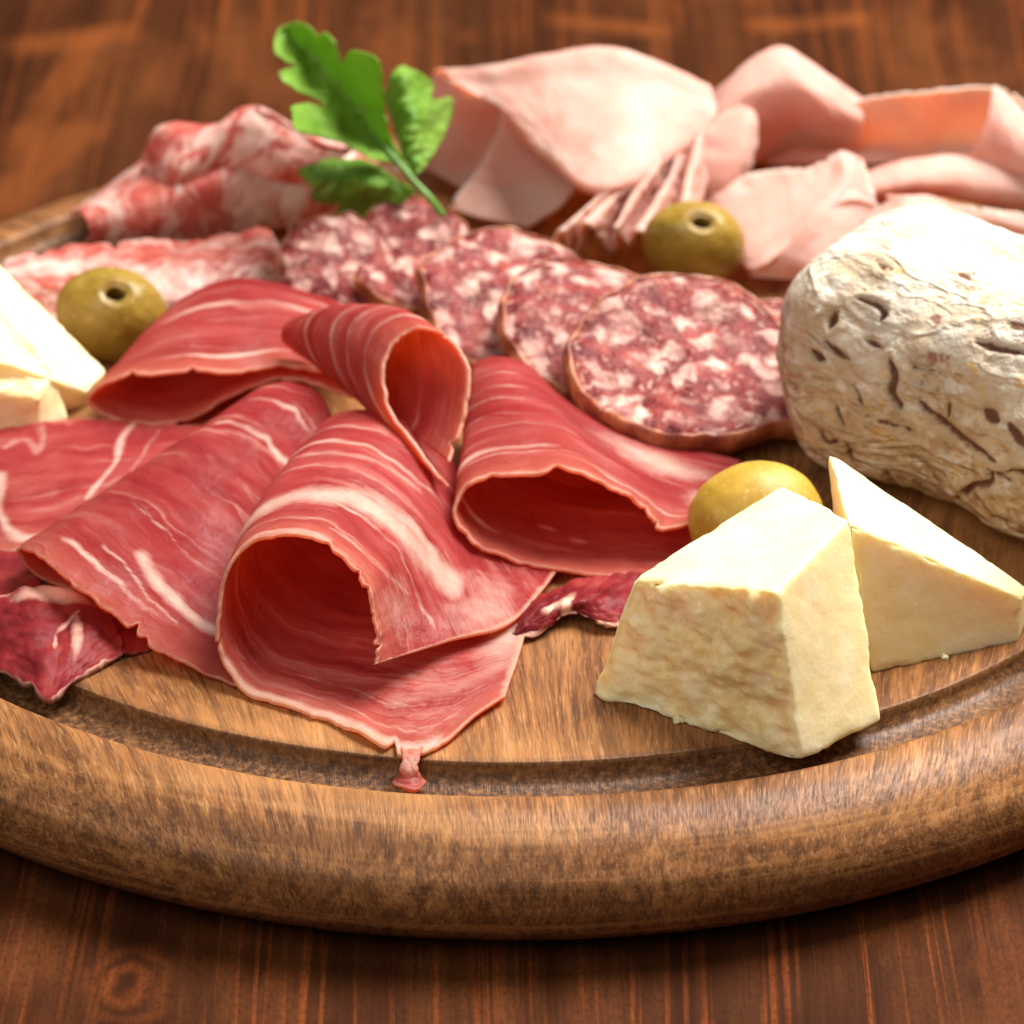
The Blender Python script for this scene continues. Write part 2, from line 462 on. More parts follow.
def sheet_pts(rows, nu, nv, rag, seed, cutends=.5):
    R = np.array([[at(*p) for p in r] for r in rows])      # (v, u, 3)
    nr, nc = R.shape[:2]
    # equalise u by arc length of the mean row
    tu = np.linspace(0, nc-1, 400)
    fr = crom(np.swapaxes(R, 0, 1)[:, :, :], tu)             # (400, v, 3)
    ln = np.concatenate([[0], np.cumsum(np.linalg.norm(np.diff(fr, axis=0), axis=2).mean(1))])
    us = np.interp(np.linspace(0, ln[-1], nu), ln, tu)
    A = crom(np.swapaxes(R, 0, 1), us)                      # (nu, v, 3)
    A = np.swapaxes(A, 0, 1)                                # (v, nu, 3)
    vs = np.linspace(0, 1, nv)
    length = np.linalg.norm(np.diff(A, axis=0), axis=2).sum(0).mean()
    out = np.zeros((nv, nu, 3))
    U = np.linspace(0, ln[-1], nu)
    rt_ = random.Random(int(seed*100))
    tears = [(rt_.uniform(0, ln[-1]), rt_.uniform(.03, .10), rag*rt_.uniform(1., 3.2)) for _ in range(int(ln[-1]*.45)+1)]
    for j in range(nu):
        tear = sum(dp*math.exp(-((U[j]-uc)/wd)**2) for uc, wd, dp in tears)
        e0 = tear/length+rag/length*(noise.noise(Vector((U[j]*1.3, seed, 0)))+.6*noise.noise(Vector((U[j]*4.1, seed, 3)))+.35*noise.noise(Vector((U[j]*11, seed, 5))))
        e1 = 1+rag/length*(noise.noise(Vector((U[j]*1.5, seed, 9)))+.6*noise.noise(Vector((U[j]*4.7, seed, 6))))
        e0 = max(e0, -.2)
        t = vs+e0*np.exp(-vs*length/.30)*(1-vs)+(e1-1)*np.exp(-(1-vs)*length/.30)*vs
        tt = np.clip(t, 0, 1)*(nr-1)
        c = crom(A[:, j, :], tt)
        # slight overrun past the first row
        ov = np.minimum(t, 0)[:, None]*(nr-1)
        c = c+ov*(A[1, j]-A[0, j])
        out[:, j] = c
    return out, U, vs*length


def gridfaces(nv, nu, off=0):
    return [(off+i*nu+j, off+i*nu+j+1, off+(i+1)*nu+j+1, off+(i+1)*nu+j) for i in range(nv-1) for j in range(nu-1)]


def sheet(name, rows, material, thick=.062, nu=150, nv=90, rag=.07, seed=0, streaks=(), patches=(), rim=(.08, .9), ripple=.025, rscale=.9,
          more=(), parent=None, back=0., sides=(0, 0), flip=False, tone=0., paths=(), wave=.07):
    """a thin slice: control points swept into a smooth sheet, ragged edges, own thickness, fat drawn by its own veins"""
    allV, allF, fat, gr, eg, rmv = [], [], [], [], [], []
    off = 0
    for q, rw in enumerate([rows]+list(more)):
        P, U, Vv = sheet_pts(rw, nu, nv, rag, seed+q*3.3)
        ub, vb = U/U[-1], Vv/Vv[-1]
        du = np.gradient(P, axis=1)
        dv = np.gradient(P, axis=0)
        N = np.cross(du, dv)
        N /= np.linalg.norm(N, axis=2, keepdims=True)+1e-9
        F = np.zeros((nv, nu))
        RM = np.zeros((nv, nu))
        for i in range(nv):
            for j in range(nu):
                p = P[i, j]
                P[i, j] = p+N[i, j]*(ripple*(fbm((U[j], Vv[i], seed*7.+q), rscale, 2)+.35*fbm((U[j], Vv[i], seed*3.+q), rscale*3.2, 2))+wave*math.exp(-Vv[i]/.35)*(noise.noise(Vector((U[j]*1.6, seed, 2.2)))+.5*noise.noise(Vector((U[j]*4.2, seed, 1.2)))))
        wob = np.array([noise.noise(Vector((u*.9, seed*2.7, 1.)))+.4*noise.noise(Vector((u*3.1, seed*2.7, 4.))) for u in U])
        for st in streaks:
            v0, sl, w, s = st[:4]
            u0, u1 = st[4:6] if len(st) > 5 else (-1, 2)
            wb = st[6] if len(st) > 6 else .035
            d = vb[:, None]-(v0+sl*(ub[None, :]-.5)+wb*wob[None, :])
            wv = w*(1+.5*wob[None, ::-1])
            mask = np.clip((ub-u0)/.06, 0, 1)*np.clip((u1-ub)/.06, 0, 1)
            sm_ = np.array([min(1.15, max(.25, .75+1.1*noise.noise(Vector((u*.8, v0*17, seed))))) for u in U])
            F = np.maximum(F, s*sm_[None, :]*np.exp(-(d/np.maximum(wv, w*.4))**2)*mask[None, :])
        for (uc, vc, ru, rv, s) in patches:
            F = np.maximum(F, s*np.exp(-(((ub[None, :]-uc)/ru)**2+((vb[:, None]-vc)/rv)**2)))
        if rim[1]:
            rw_ = np.array([max(.22, 1+1.5*noise.noise(Vector((u*.55, seed*4.1, 2.)))+.5*noise.noise(Vector((u*2.2, seed*4.1, 8.)))) for u in U])
            if len(rim) > 2:
                rw_ = rw_*np.interp(ub, rim[2], rim[3])
            RM = np.maximum(RM, rim[1]*np.exp(-(Vv[:, None]/(rim[0]*rw_[None, :]))**2))
        if back:
            RM = np.maximum(RM, rim[1]*np.exp(-((Vv[-1]-Vv[:, None])/back)**2)*np.ones((1, nu)))
        if sides[0]:
            RM = np.maximum(RM, .9*np.exp(-(U[None, :]/sides[0])**2)*np.ones((nv, 1)))
        if sides[1]:
            RM = np.maximum(RM, .9*np.exp(-((U[-1]-U[None, :])/sides[1])**2)*np.ones((nv, 1)))
        for (pts, w, st) in paths:
            pp = crom(np.array(pts, float), np.linspace(0, len(pts)-1, 40))*np.array([U[-1], Vv[-1]])
            D2 = np.full((nv, nu), 1e9)
            ww = np.array([[.28*noise.noise(Vector((a_*1.7, b_*1.7, seed))) for a_ in U] for b_ in Vv])
            for a_, b_ in zip(pp[:-1], pp[1:]):
                ab = b_-a_
                t_ = np.clip(((U[None, :]-a_[0])*ab[0]+(Vv[:, None]-a_[1])*ab[1])/(ab@ab+1e-9), 0, 1)
                D2 = np.minimum(D2, np.hypot(U[None, :]-a_[0]-t_*ab[0]+ww*.4, Vv[:, None]-a_[1]-t_*ab[1]+ww*.4))
            F = np.maximum(F, st*np.exp(-(D2/(w*(1+1.4*ww)))**2))
        eg.append(np.broadcast_to(np.exp(-(Vv[:, None]/.55)**1.2), (nv, nu)).ravel())
        allV.append(P.reshape(-1, 3))
        allF += gridfaces(nv, nu, off)
        off += nu*nv
        fat.append(F.ravel())
        rmv.append(RM.ravel())
        gr.append(np.stack([np.broadcast_to(U[None, :], (nv, nu))+seed*5, np.broadcast_to(Vv[:, None], (nv, nu))+seed*3, np.full((nv, nu), float(q))], 2).reshape(-1, 3))
    o = build(name, np.concatenate(allV), allF, material, {'fat': np.concatenate(fat), 'grain': np.concatenate(gr), 'edge': np.concatenate(eg), 'tone': np.full(off, tone), 'rim': np.concatenate(rmv)}, parent, flip=flip)
    m = o.modifiers.new('thickness', 'SOLIDIFY')
    m.thickness = thick*.01
    m.offset = 0
    return o


def mixrow(a, b, t, lift=0.):
    return [tuple((1-t)*np.array(p)+t*np.array(q)+np.array([0, 0, lift])) for p, q in zip(a, b)]


# ------------------------------------------------------------------ setting: table
V, F = [], []
for i in range(2):
    for j in range(2):
        V.append(((-120, 120)[j], (-120, 180)[i], -ZOFF))
V += [(x, y, -ZOFF-3) for x, y, _ in V]
F = [(0, 1, 3, 2), (4, 6, 7, 5), (0, 4, 5, 1), (2, 3, 7, 6), (0, 2, 6, 4), (1, 5, 7, 3)]
t = build('table_top', V, F, 'table', origin=np.array([0, 0, -ZOFF]), smooth=False)
t['kind'] = 'structure'

# ------------------------------------------------------------------ cutting board (lathe profile r, z)
prof = [(0, 0), (4, 0), (8, 0), (10.4, 0), (11.2, -0.000), (11.50, -0.005), (11.57, -0.040), (11.61, -0.200), (11.72, -0.330), (11.95, -0.380), (12.2, -0.380), (12.42, -0.320), (12.53, -0.160), (12.57, -0.030),
        (12.66, .03), (12.8, .05), (13.1, .03), (13.4, -0.060), (13.7, -0.220), (13.95, -0.460), (14.12, -0.682), (14.2, -0.983), (14.17, -1.292), (14.02, -1.593), (13.75, -1.847), (13.4, -2.020),
        (12.9, -2.111), (12.0, -2.129), (6, -2.129), (0.01, -2.129)]
pr = np.array(prof, float)
tt = np.linspace(0, len(pr)-1, 150)
pc = np.stack([np.interp(tt, range(len(pr)), pr[:, 0]), np.interp(tt, range(len(pr)), pr[:, 1])], 1)
sm = crom(pr[10-6:28], np.linspace(0, 23, 140))
pc = np.concatenate([pr[:4], sm, pr[28:]])
NA = 360
bo = np.array([0, 0, -ZOFF+.005])
bd = bpy.data.objects.new('cutting_board', None)
COL.objects.link(bd)
bd.location = W(bo)
bd.empty_display_size = .01
tag(bd, 'round brown wooden board with a dark juice groove inside its thick rounded rim', 'cutting board')


def lathe(name, pts):
    V, F, G = [], [], []
    for (r, z) in pts:
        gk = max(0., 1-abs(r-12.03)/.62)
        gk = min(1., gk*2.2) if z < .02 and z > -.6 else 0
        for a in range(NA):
            th = 2*math.pi*a/NA
            dz = .012*noise.noise(Vector((r*math.cos(th)*.6, r*math.sin(th)*.6, z)))
            V.append((max(r, .01)*math.cos(th), max(r, .01)*math.sin(th), z+dz))
            G.append(gk)
    for i in range(len(pts)-1):
        for a in range(NA):
            b = (a+1) % NA
            F.append((i*NA+a, (i+1)*NA+a, (i+1)*NA+b, i*NA+b))
    build(name, V, F, 'board', {'groove': G}, parent=bd, origin=bo)


k1 = int(np.argmin(np.abs(pc[:, 0]-11.50)+10*(pc[:, 1] < -1)))
k2 = int(np.argmin(np.abs(pc[:, 0]-12.62)+10*(pc[:, 1] < -1)))
lathe('cutting_surface', pc[:k1+1])
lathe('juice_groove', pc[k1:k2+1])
lathe('rim', pc[k2:])

# ------------------------------------------------------------------ dry cured ham slices in front
PG = 'slices of dry cured ham'
# D: the big front roll
rD0 = [(505, 697, .15), (413, 754, .10), (330, 720, .1), (246, 692, .12), (219, 640, .75), (226, 575, 1.7), (262, 540, 2.2), (318, 541, 2.3), (362, 580, 1.9), (374, 622, 1.3), (376, 664, .75)]
rD1 = [(520, 652, .14), (440, 668, .08), (350, 660, .06), (278, 640, .08), (240, 585, .9), (248, 525, 1.75), (283, 497, 2.15), (338, 497, 2.2), (395, 535, 1.8), (425, 590, .95), (448, 642, .4)]
rD2 = [(528, 615, .14), (470, 610, .08), (400, 600, .06), (330, 580, .08), (278, 525, .9), (283, 470, 1.6), (318, 447, 1.9), (368, 452, 1.95), (420, 490, 1.45), (470, 550, .6), (512, 622, .3)]
rD3 = [(530, 580, .14), (480, 570, .08), (430, 550, .06), (380, 520, .08), (322, 465, .9), (325, 425, 1.3), (355, 412, 1.45), (400, 420, 1.45), (445, 455, .95), (500, 510, .3), (562, 566, .16)]
D = sheet('prosciutto_slice', [rD0, rD1, rD2, rD3], 'prosciutto', nu=240, nv=130, seed=1, rim=(.085, .95, [0, .12, .3, .45, .55, .75, 1], [.8, 1.6, 1.9, 1.5, .6, .9, .7]), sides=(.13, .07), rag=.085,
          streaks=[(.14, .02, .010, .8, .35, 1), (.30, -.04, .012, .8, .42, 1.), (.36, .30, .05, 1.1, .66, 1.), (.52, .05, .009, .6, .4, 1), (.70, .02, .014, .85, .4, .85), (.84, .0, .01, .6, .4, .9),
                   (.10, .0, .006, .5, 0, .36), (.2, .03, .005, .5, 0, .4)],
          patches=[(.96, .55, .06, .25, .6), (.88, .14, .08, .13, .42), (.12, .25, .12, .25, .32), (.03, .5, .05, .3, .8)],
          paths=[([(.10, .0), (.2, .005), (.32, .0), (.42, .0)], .21, 1.3), ([(.56, .27), (.64, .30), (.72, .36), (.80, .38), (.90, .48)], .36, .95), ([(.58, .02), (.64, .03), (.70, .02)], .12, .7), ([(.70, .10), (.78, .12), (.86, .22)], .08, .5), ([(.55, .62), (.66, .60), (.78, .66)], .10, .5)])
tag(D, 'largest rolled slice at the front, wide open mouth, frayed tip hanging over the groove', 'ham slice', PG)
# E: folded slice left of it
rE0 = [(92, 592, .12), (55, 584, .15), (28, 570, .35), (17, 550, .75), (34, 553, 1.0), (62, 576, .98), (100, 608, .75), (150, 643, .42), (195, 668, .2), (238, 686, .08)]
rE3 = [(300, 440, .35), (275, 440, .35), (250, 425, .6), (243, 404, 1.0), (262, 388, 1.25), (290, 383, 1.3), (318, 394, 1.2), (330, 415, 1.05), (336, 440, .8), (332, 470, .5)]
E_ = sheet('prosciutto_slice', [rE0, mixrow(rE0, rE3, .33, .04), mixrow(rE0, rE3, .67, .06), rE3], 'prosciutto', nu=190, nv=130, seed=2.2, tone=.40, rim=(.05, .7), rag=.075,
           streaks=[(.10, .0, .010, .95, .36, .80, .03), (.34, -.06, .005, .5, .4, .9, .03), (.55, .04, .005, .55, .4, .9), (.62, .0, .008, .55, .4, .95, .03), (.77, .02, .010, 1., .36, .95, .03), (.90, .02, .008, .8, .36, .9, .03)],
           paths=[([(.60, .22), (.72, .17), (.84, .15), (.95, .17)], .12, .95), ([(.5, .17), (.62, .15), (.78, .10)], .04, .8)])
tag(E_, 'long folded dark pink slice lying just left of the big open roll', 'ham slice', PG)
# F: flat slice under the left pieces
rF0 = [(-40, 560, .08), (-12, 552, .14), (18, 551, .22), (70, 548, .12), (130, 520, .08), (210, 490, .06)]
rF1 = [(-45, 500, .12), (-8, 500, .2), (18, 502, .28), (75, 492, .22), (140, 478, .14), (220, 455, .1)]
rF2 = [(-40, 436, .16), (-2, 430, .22), (40, 423, .26), (95, 420, .28), (160, 426, .22), (230, 428, .2)]
F_ = sheet('prosciutto_slice', [rF0, rF1, rF2], 'prosciutto', nu=140, nv=100, seed=3.1, rim=(.3, .7), rag=.075, back=.05,
           paths=[([(.15, .66), (.18, .32), (.27, .12), (.39, .18), (.54, .32)], .16, .95), ([(.58, .97), (.56, .65), (.49, .42)], .07, .95), ([(.13, .84), (.21, .90), (.27, .80), (.26, .96)], .07, .5), ([(.70, .95), (.66, .6)], .03, .6)], tone=.12)
tag(F_, 'flat glossy slice with wavy white fat border, by the cheese at the left edge', 'ham slice', PG)
# A: upper left fold
rA0 = [(352, 398, .75), (300, 380, .85), (245, 390, .62), (205, 409, .36), (165, 424, .22), (112, 421, .24), (87, 403, .5), (103, 384, .92), (160, 374, 1.2), (222, 374, 1.15), (275, 367, 1.12), (330, 372, 1.1), (368, 398, 1.0)]
rA3 = [(340, 330, .5), (300, 335, .4), (260, 340, .25), (230, 345, .15), (200, 348, .12), (165, 350, .2), (150, 335, .5), (164, 314, .9), (194, 293, 1.2), (232, 280, 1.3), (276, 284, 1.25), (325, 298, 1.15), (372, 320, 1.1)]
A_ = sheet('prosciutto_slice', [rA0, mixrow(rA0, rA3, .33, .08), mixrow(rA0, rA3, .67, .1), rA3], 'prosciutto', nu=190, nv=110, seed=4.4, tone=.12, rim=(.09, .85), rag=.085,
           streaks=[(.17, .02, .02, 1.1, .5, .97, .03), (.42, -.05, .01, .7, .5, 1.), (.56, .03, .008, .45, .5, 1.), (.72, .06, .022, 1.1, .52, 1., .03), (.88, .02, .01, .6, .5, 1.)])
tag(A_, 'folded slice with a lens shaped opening, next to the olive at the left', 'ham slice', PG)
# C: right roll
rC0 = [(690, 585, .12), (640, 577, .12), (590, 573, .2), (535, 566, .34), (486, 551, .62), (460, 530, .95), (455, 504, 1.3), (476, 485, 1.6), (522, 473, 1.8), (572, 472, 1.8), (610, 487, 1.5), (642, 507, 1.1), (662, 531, .7), (705, 520, .6)]
rC1 = [(700, 550, .1), (640, 545, .1), (590, 540, .1), (540, 530, .14), (490, 512, .6), (464, 480, 1.0), (463, 452, 1.4), (482, 436, 1.6), (520, 430, 1.8), (562, 434, 1.7), (600, 455, 1.3), (640, 478, .9), (675, 492, .68), (720, 500, .5)]
rC2 = [(700, 510, .1), (640, 505, .1), (600, 500, .1), (550, 490, .12), (500, 470, .35), (470, 430, .8), (468, 405, 1.3), (484, 393, 1.6), (512, 388, 1.75), (545, 397, 1.55), (580, 425, 1.05), (630, 450, .75), (680, 468, .55), (735, 480, .4)]
rC3 = [(700, 480, .1), (640, 475, .1), (600, 465, .1), (550, 450, .12), (505, 430, .3), (475, 395, .8), (472, 372, 1.2), (484, 361, 1.4), (505, 358, 1.5), (530, 368, 1.3), (565, 400, .8), (620, 425, .5), (680, 445, .4), (740, 462, .3)]
C_ = sheet('prosciutto_slice', [rC0, rC1, rC2, rC3], 'prosciutto', nu=220, nv=120, seed=5.3, tone=.18, rim=(.09, .9), rag=.07,
           streaks=[(.19, .0, .018, 1.1, .33, .66, .02), (.14, .0, .008, .6, .35, .7), (.44, .02, .007, .6, .33, .65), (.56, .0, .008, .6, .35, .65), (.66, .02, .007, .8, .35, .65), (.8, .0, .01, .6, .35, .65), (.9, .0, .008, .6, .35, .65),
                    (.1, .02, .01, .9, .66, 1.)],
           patches=[(.86, .62, .10, .16, .9), (.97, .3, .05, .1, .7), (.26, .35, .02, .02, .8), (.2, .3, .02, .02, .7)])
tag(C_, 'rolled slice with a wide dark red mouth, half hidden by the front cheese chunk', 'ham slice', PG)
# B: the curl standing in the middle
rB0 = [(450, 486, 1.45), (430, 466, 1.55), (404, 432, 1.75), (386, 396, 2.1), (382, 364, 2.5), (396, 338, 2.85), (422, 327, 3.05), (450, 338, 3.0), (467, 366, 2.7), (469, 398, 2.3), (460, 432, 1.9), (448, 462, 1.6)]
rB1 = [(415, 450, 1.3), (400, 440, 1.3), (378, 415, 1.5), (356, 380, 1.85), (350, 345, 2.3), (362, 318, 2.65), (390, 308, 2.85), (412, 318, 2.8), (425, 345, 2.5), (428, 375, 2.1), (425, 410, 1.7), (415, 435, 1.4)]
rB2 = [(380, 410, 1.2), (365, 402, 1.2), (345, 388, 1.3), (322, 362, 1.6), (313, 333, 2.0), (324, 313, 2.3), (348, 306, 2.5), (368, 315, 2.4), (380, 338, 2.1), (383, 360, 1.8), (383, 385, 1.5), (380, 400, 1.3)]
rB3 = [(340, 372, 1.2), (328, 368, 1.2), (310, 360, 1.2), (290, 347, 1.4), (281, 335, 1.65), (288, 322, 1.85), (306, 315, 2.0), (322, 322, 1.9), (332, 338, 1.7), (338, 350, 1.5), (341, 362, 1.3), (341, 368, 1.25)]
B_ = sheet('prosciutto_slice', [rB0, rB1, rB2, rB3], 'prosciutto', nu=170, nv=110, seed=6.6, tone=.22, rim=(.08, .9), rag=.075,
           streaks=[(.16, .0, .016, 1., .05, .7, .02), (.34, .02, .008, .75, 0, .8), (.48, -.02, .009, .8, 0, .8), (.62, .02, .007, .6, 0, .8), (.72, .02, .01, .85, 0, .8), (.86, .0, .01, .7, 0, .8)])
tag(B_, 'curled loop standing highest in the middle of the other cured slices, orange light inside', 'ham slice', PG)
# small dark pieces
rG0 = [(-30, 668, .10), (5, 675, .10), (40, 697, .06), (56, 697, .06), (84, 676, .08), (122, 655, .08)]
rG1 = [(-30, 630, .2), (8, 632, .35), (40, 636, .38), (64, 636, .34), (92, 634, .3), (120, 640, .15)]
rG2 = [(-30, 606, .25), (5, 598, .4), (28, 589, .5), (56, 588, .5), (85, 598, .42), (112, 622, .25)]
G_ = sheet('meat_scrap', [rG0, rG1, rG2], 'scrap', thick=.12, nu=100, nv=70, seed=7.7, rim=(.04, .5), back=.12, rag=.085, ripple=.06, rscale=1.5,
           streaks=[(.5, 1.2, .05, .6, .5, .75, .1)], patches=[(.55, .92, .3, .12, .8), (.66, .5, .05, .3, .7), (.52, .45, .02, .1, .6)])
tag(G_, 'dark red flat piece of cured ham at lower left, pointed end reaching the groove', 'meat scrap', 'dark offcuts of cured ham')
rg0 = [(-40, 628, .06), (-5, 622, .1), (22, 612, .12), (40, 600, .12)]
rg1 = [(-45, 570, .15), (-10, 570, .2), (14, 568, .2), (36, 566, .15)]
rg2 = [(-45, 515, .08), (-10, 515, .1), (12, 530, .1), (30, 548, .08)]
g_ = sheet('meat_scrap', [rg0, rg1, rg2], 'scrap', thick=.10, nu=60, nv=50, seed=8.8, rim=(.04, .3), ripple=.04)
tag(g_, 'plain dark red slice end at the left edge, below the flat fatty slice', 'meat scrap', 'dark offcuts of cured ham')
ru0 = [(90, 640, .05), (125, 655, .05), (155, 650, .05), (190, 660, .05)]
ru1 = [(85, 600, .08), (120, 615, .1), (150, 630, .1), (190, 635, .1)]
u_ = sheet('meat_scrap', [ru0, mixrow(ru0, ru1, .5), ru1], 'scrap', thick=.08, nu=50, nv=30, seed=9.2, rim=(.03, .3), ripple=.02)
tag(u_, 'thin shaded brown end of ham lying under the long folded slice', 'meat scrap', 'dark offcuts of cured ham')
rH0 = [(512, 640, .08), (535, 634, .12), (560, 618, .2), (580, 612, .22), (600, 625, .15), (640, 628, .1)]
rH1 = [(520, 622, .25), (540, 612, .35), (562, 603, .4), (585, 600, .4), (605, 603, .35), (640, 605, .25)]
rH2 = [(535, 600, .15), (552, 594, .2), (575, 585, .25), (600, 578, .28), (620, 575, .25), (650, 575, .2)]
H_ = sheet('meat_scrap', [rH0, rH1, rH2], 'scrap', thick=.12, nu=90, nv=60, seed=10.1, rim=(.10, .8), rag=.08, ripple=.07, rscale=2.,
           patches=[(.42, .3, .06, .4, 1.), (.30, .45, .12, .13, .9)])
tag(H_, 'small purple red scrap with white fat between the right roll and the front cheese chunk', 'meat scrap', 'dark offcuts of cured ham')
# frayed drip of the front roll
rT0 = [(396, 738, .06), (405, 746, .08), (420, 746, .08), (430, 738, .06)]
rT = [rT0, [(402, 756, .10), (408, 758, .11), (414, 758, .11), (420, 756, .10)], [(403, 767, .02), (407, 769, .04), (413, 769, .04), (417, 767, .02)], [(399, 777, -.16), (405, 779, -.12), (413, 779, -.13), (419, 776, -.18)], [(392, 784, -.24), (402, 789, -.2), (416, 791, -.2), (426, 783, -.25)]]
T_ = sheet('torn_tip', rT, 'prosciutto', thick=.07, nu=24, nv=40, seed=11, rim=(.3, .5), ripple=.05, rscale=3, rag=.03, parent=D, patches=[(.5, .45, .7, .35, .75), (.2, .95, .3, .1, .5)])

# ------------------------------------------------------------------ marbled rolled slices, back left
CG = 'marbled slices of cured pork neck'
rJ0 = [(70, 215, .3), (76, 212, .9), (84, 216, 1.05), (88, 228, .9), (84, 242, .55), (76, 252, .2)]
rJ1 = [(125, 175, .3), (118, 183, 1.2), (130, 188, 1.45), (142, 205, 1.35), (145, 228, .9), (143, 252, .25)]
rJ2 = [(165, 150, .3), (165, 160, 1.5), (182, 166, 1.75), (198, 185, 1.65), (200, 215, 1.0), (196, 245, .3)]
rJ3 = [(240, 130, .3), (240, 138, 1.7), (256, 146, 1.95), (268, 165, 1.8), (270, 200, 1.1), (266, 230, .35)]
rJ4 = [(315, 125, .3), (318, 140, 1.6), (328, 150, 1.75), (335, 168, 1.6), (334, 195, 1.1), (328, 220, .4)]
rJ5 = [(370, 130, .3), (370, 150, 1.2), (376, 160, 1.3), (380, 175, 1.2), (380, 195, .9), (376, 212, .5)]
J1 = sheet('coppa_slice', [rJ0, rJ1, rJ2, rJ3, rJ4, rJ5], 'coppa', nu=110, nv=150, seed=12.5, rag=.085, rim=(.05, .3), ripple=.03, rscale=1.2)
tag(J1, 'large marbled pink slice rolled lengthwise, under the parsley at the back left', 'cured slice', CG)
rK0 = [(138, 205, .6), (139, 172, 1.5), (150, 136, 2.3), (172, 122, 2.55), (200, 128, 2.35)]
rK1 = [(170, 215, .7), (175, 178, 1.8), (190, 148, 2.3), (208, 130, 2.55), (228, 122, 2.6)]
rK2 = [(215, 200, .9), (225, 165, 1.9), (238, 128, 2.6), (254, 107, 2.9), (270, 115, 2.8)]
rK3 = [(270, 200, .9), (285, 170, 1.8), (296, 150, 2.2), (306, 140, 2.35), (322, 142, 2.3)]
rK4 = [(320, 200, .8), (330, 178, 1.5), (342, 160, 1.9), (352, 150, 2.05), (366, 152, 2.0)]
J2 = sheet('coppa_slice', [rK0, rK1, rK2, rK3, rK4], 'coppa', nu=100, nv=120, seed=13.5, rag=.085, rim=(.06, .6), ripple=.03, rscale=1.2)
tag(J2, 'marbled slice forming the peak of the pile behind the lengthwise roll, back left', 'cured slice', CG)
rL0 = [(10, 262, .45), (60, 250, .7), (120, 245, .8), (190, 240, .8), (240, 234, .8), (268, 232, .7)]
rL1 = [(-5, 275, .55), (60, 268, .75), (125, 266, .9), (195, 262, .95), (250, 255, .9), (282, 256, .7)]
rL2 = [(0, 300, .35), (60, 296, .5), (125, 300, .6), (200, 296, .65), (250, 284, .55), (290, 275, .45)]
rL3 = [(10, 320, .08), (65, 325, .1), (130, 330, .1), (200, 320, .1), (255, 300, .1), (290, 285, .1)]
J3 = sheet('coppa_slice', [rL0, rL1, rL2, rL3], 'coppa', nu=150, nv=80, seed=15.1, rag=.085, rim=(.05, .3), ripple=.10, rscale=1.2)
tag(J3, 'low marbled slice lying in front of the lengthwise roll, behind the left olive', 'cured slice', CG)

# ------------------------------------------------------------------ salami slices


def frame(n, spin=0.):
    n = np.array(n, float)
    n /= np.linalg.norm(n)
    a = np.cross([0, 1, 0], n)
    a /= np.linalg.norm(a)
    b = np.cross(n, a)
    c, s = math.cos(spin), math.sin(spin)
    return a*c+b*s, -a*s+b*c, n


def salami_slice(px, py, z, n, R, th, seed, label, sx=1., sy=1.):
    c = at(px, py, z)
    a, b, nn = frame(n)
    NA, NR = 120, 26
    V, F = [], []

    def rad(t):
        return R*(1+.13*noise.noise(Vector((math.cos(t)*1.2, math.sin(t)*1.2, seed)))+.05*noise.noise(Vector((math.cos(t)*4, math.sin(t)*4, seed))))

    def sag(x, y):
        return -.025*(x*x+y*y)+.42*noise.noise(Vector((x*.5, y*.5, seed*3)))+.10*noise.noise(Vector((x*1.4, y*1.4, seed*2)))+.05*noise.noise(Vector((x*3.6, y*3.6, seed*2)))
    layers = []
    for k in range(NR+1):          # top face
        f = k/NR
        layers.append((f, th/2-.10*max(0, (f-.86)/.14)**2))
    for k in range(1, 7):
        layers.append((1.0+.02*math.sin(math.pi*k/6), th/2-.10-(th-.2)*k/6))
    for k in range(6):
        layers.append((.94*(1-k/5)+.002, -th/2))
    for (f, h) in layers:
        for q in range(NA):
            t = 2*math.pi*q/NA
            r = max(rad(t)*f, .004)
            x, y = r*math.cos(t)*sx, r*math.sin(t)*sy
            V.append(c+a*x+b*y+nn*(h+sag(x, y)+.02*noise.noise(Vector((x*5, y*5, seed+h)))))
    for i in range(len(layers)-1):
        for q in range(NA):
            w = (q+1) % NA
            F.append((i*NA+q, (i+1)*NA+q, (i+1)*NA+w, i*NA+w))
    o = bpy.data.objects.new('salami_slice', None)
    COL.objects.link(o)
    o.location = W(c)
    o.empty_display_size = .01
    build('meat', V, F, 'salami', parent=o, origin=c)
    # casing: a band round the side
    V, F = [], []
    prof = [(.985, th/2-.07), (1.0, th/2-.03), (1.018, th/2-.07), (1.035, th/4), (1.045, 0), (1.03, -th/4), (1.0, -th/2+.02), (.96, -th/2-.01)]
    for (f, h) in prof:
        for q in range(NA):
            t = 2*math.pi*q/NA
            r = rad(t)*f
            x, y = r*math.cos(t)*sx, r*math.sin(t)*sy
            V.append(c+a*x+b*y+nn*(h+sag(x, y))+(a*math.cos(t)+b*math.sin(t))*.05*noise.noise(Vector((x*3, y*3, h*4+seed))))
    for i in range(len(prof)-1):
        for q in range(NA):
            w = (q+1) % NA
            F.append((i*NA+q, (i+1)*NA+q, (i+1)*NA+w, i*NA+w))
    build('casing', V, F, 'casing', parent=o, origin=c)
    tag(o, label, 'salami slice', 'fanned salami slices')
    return o


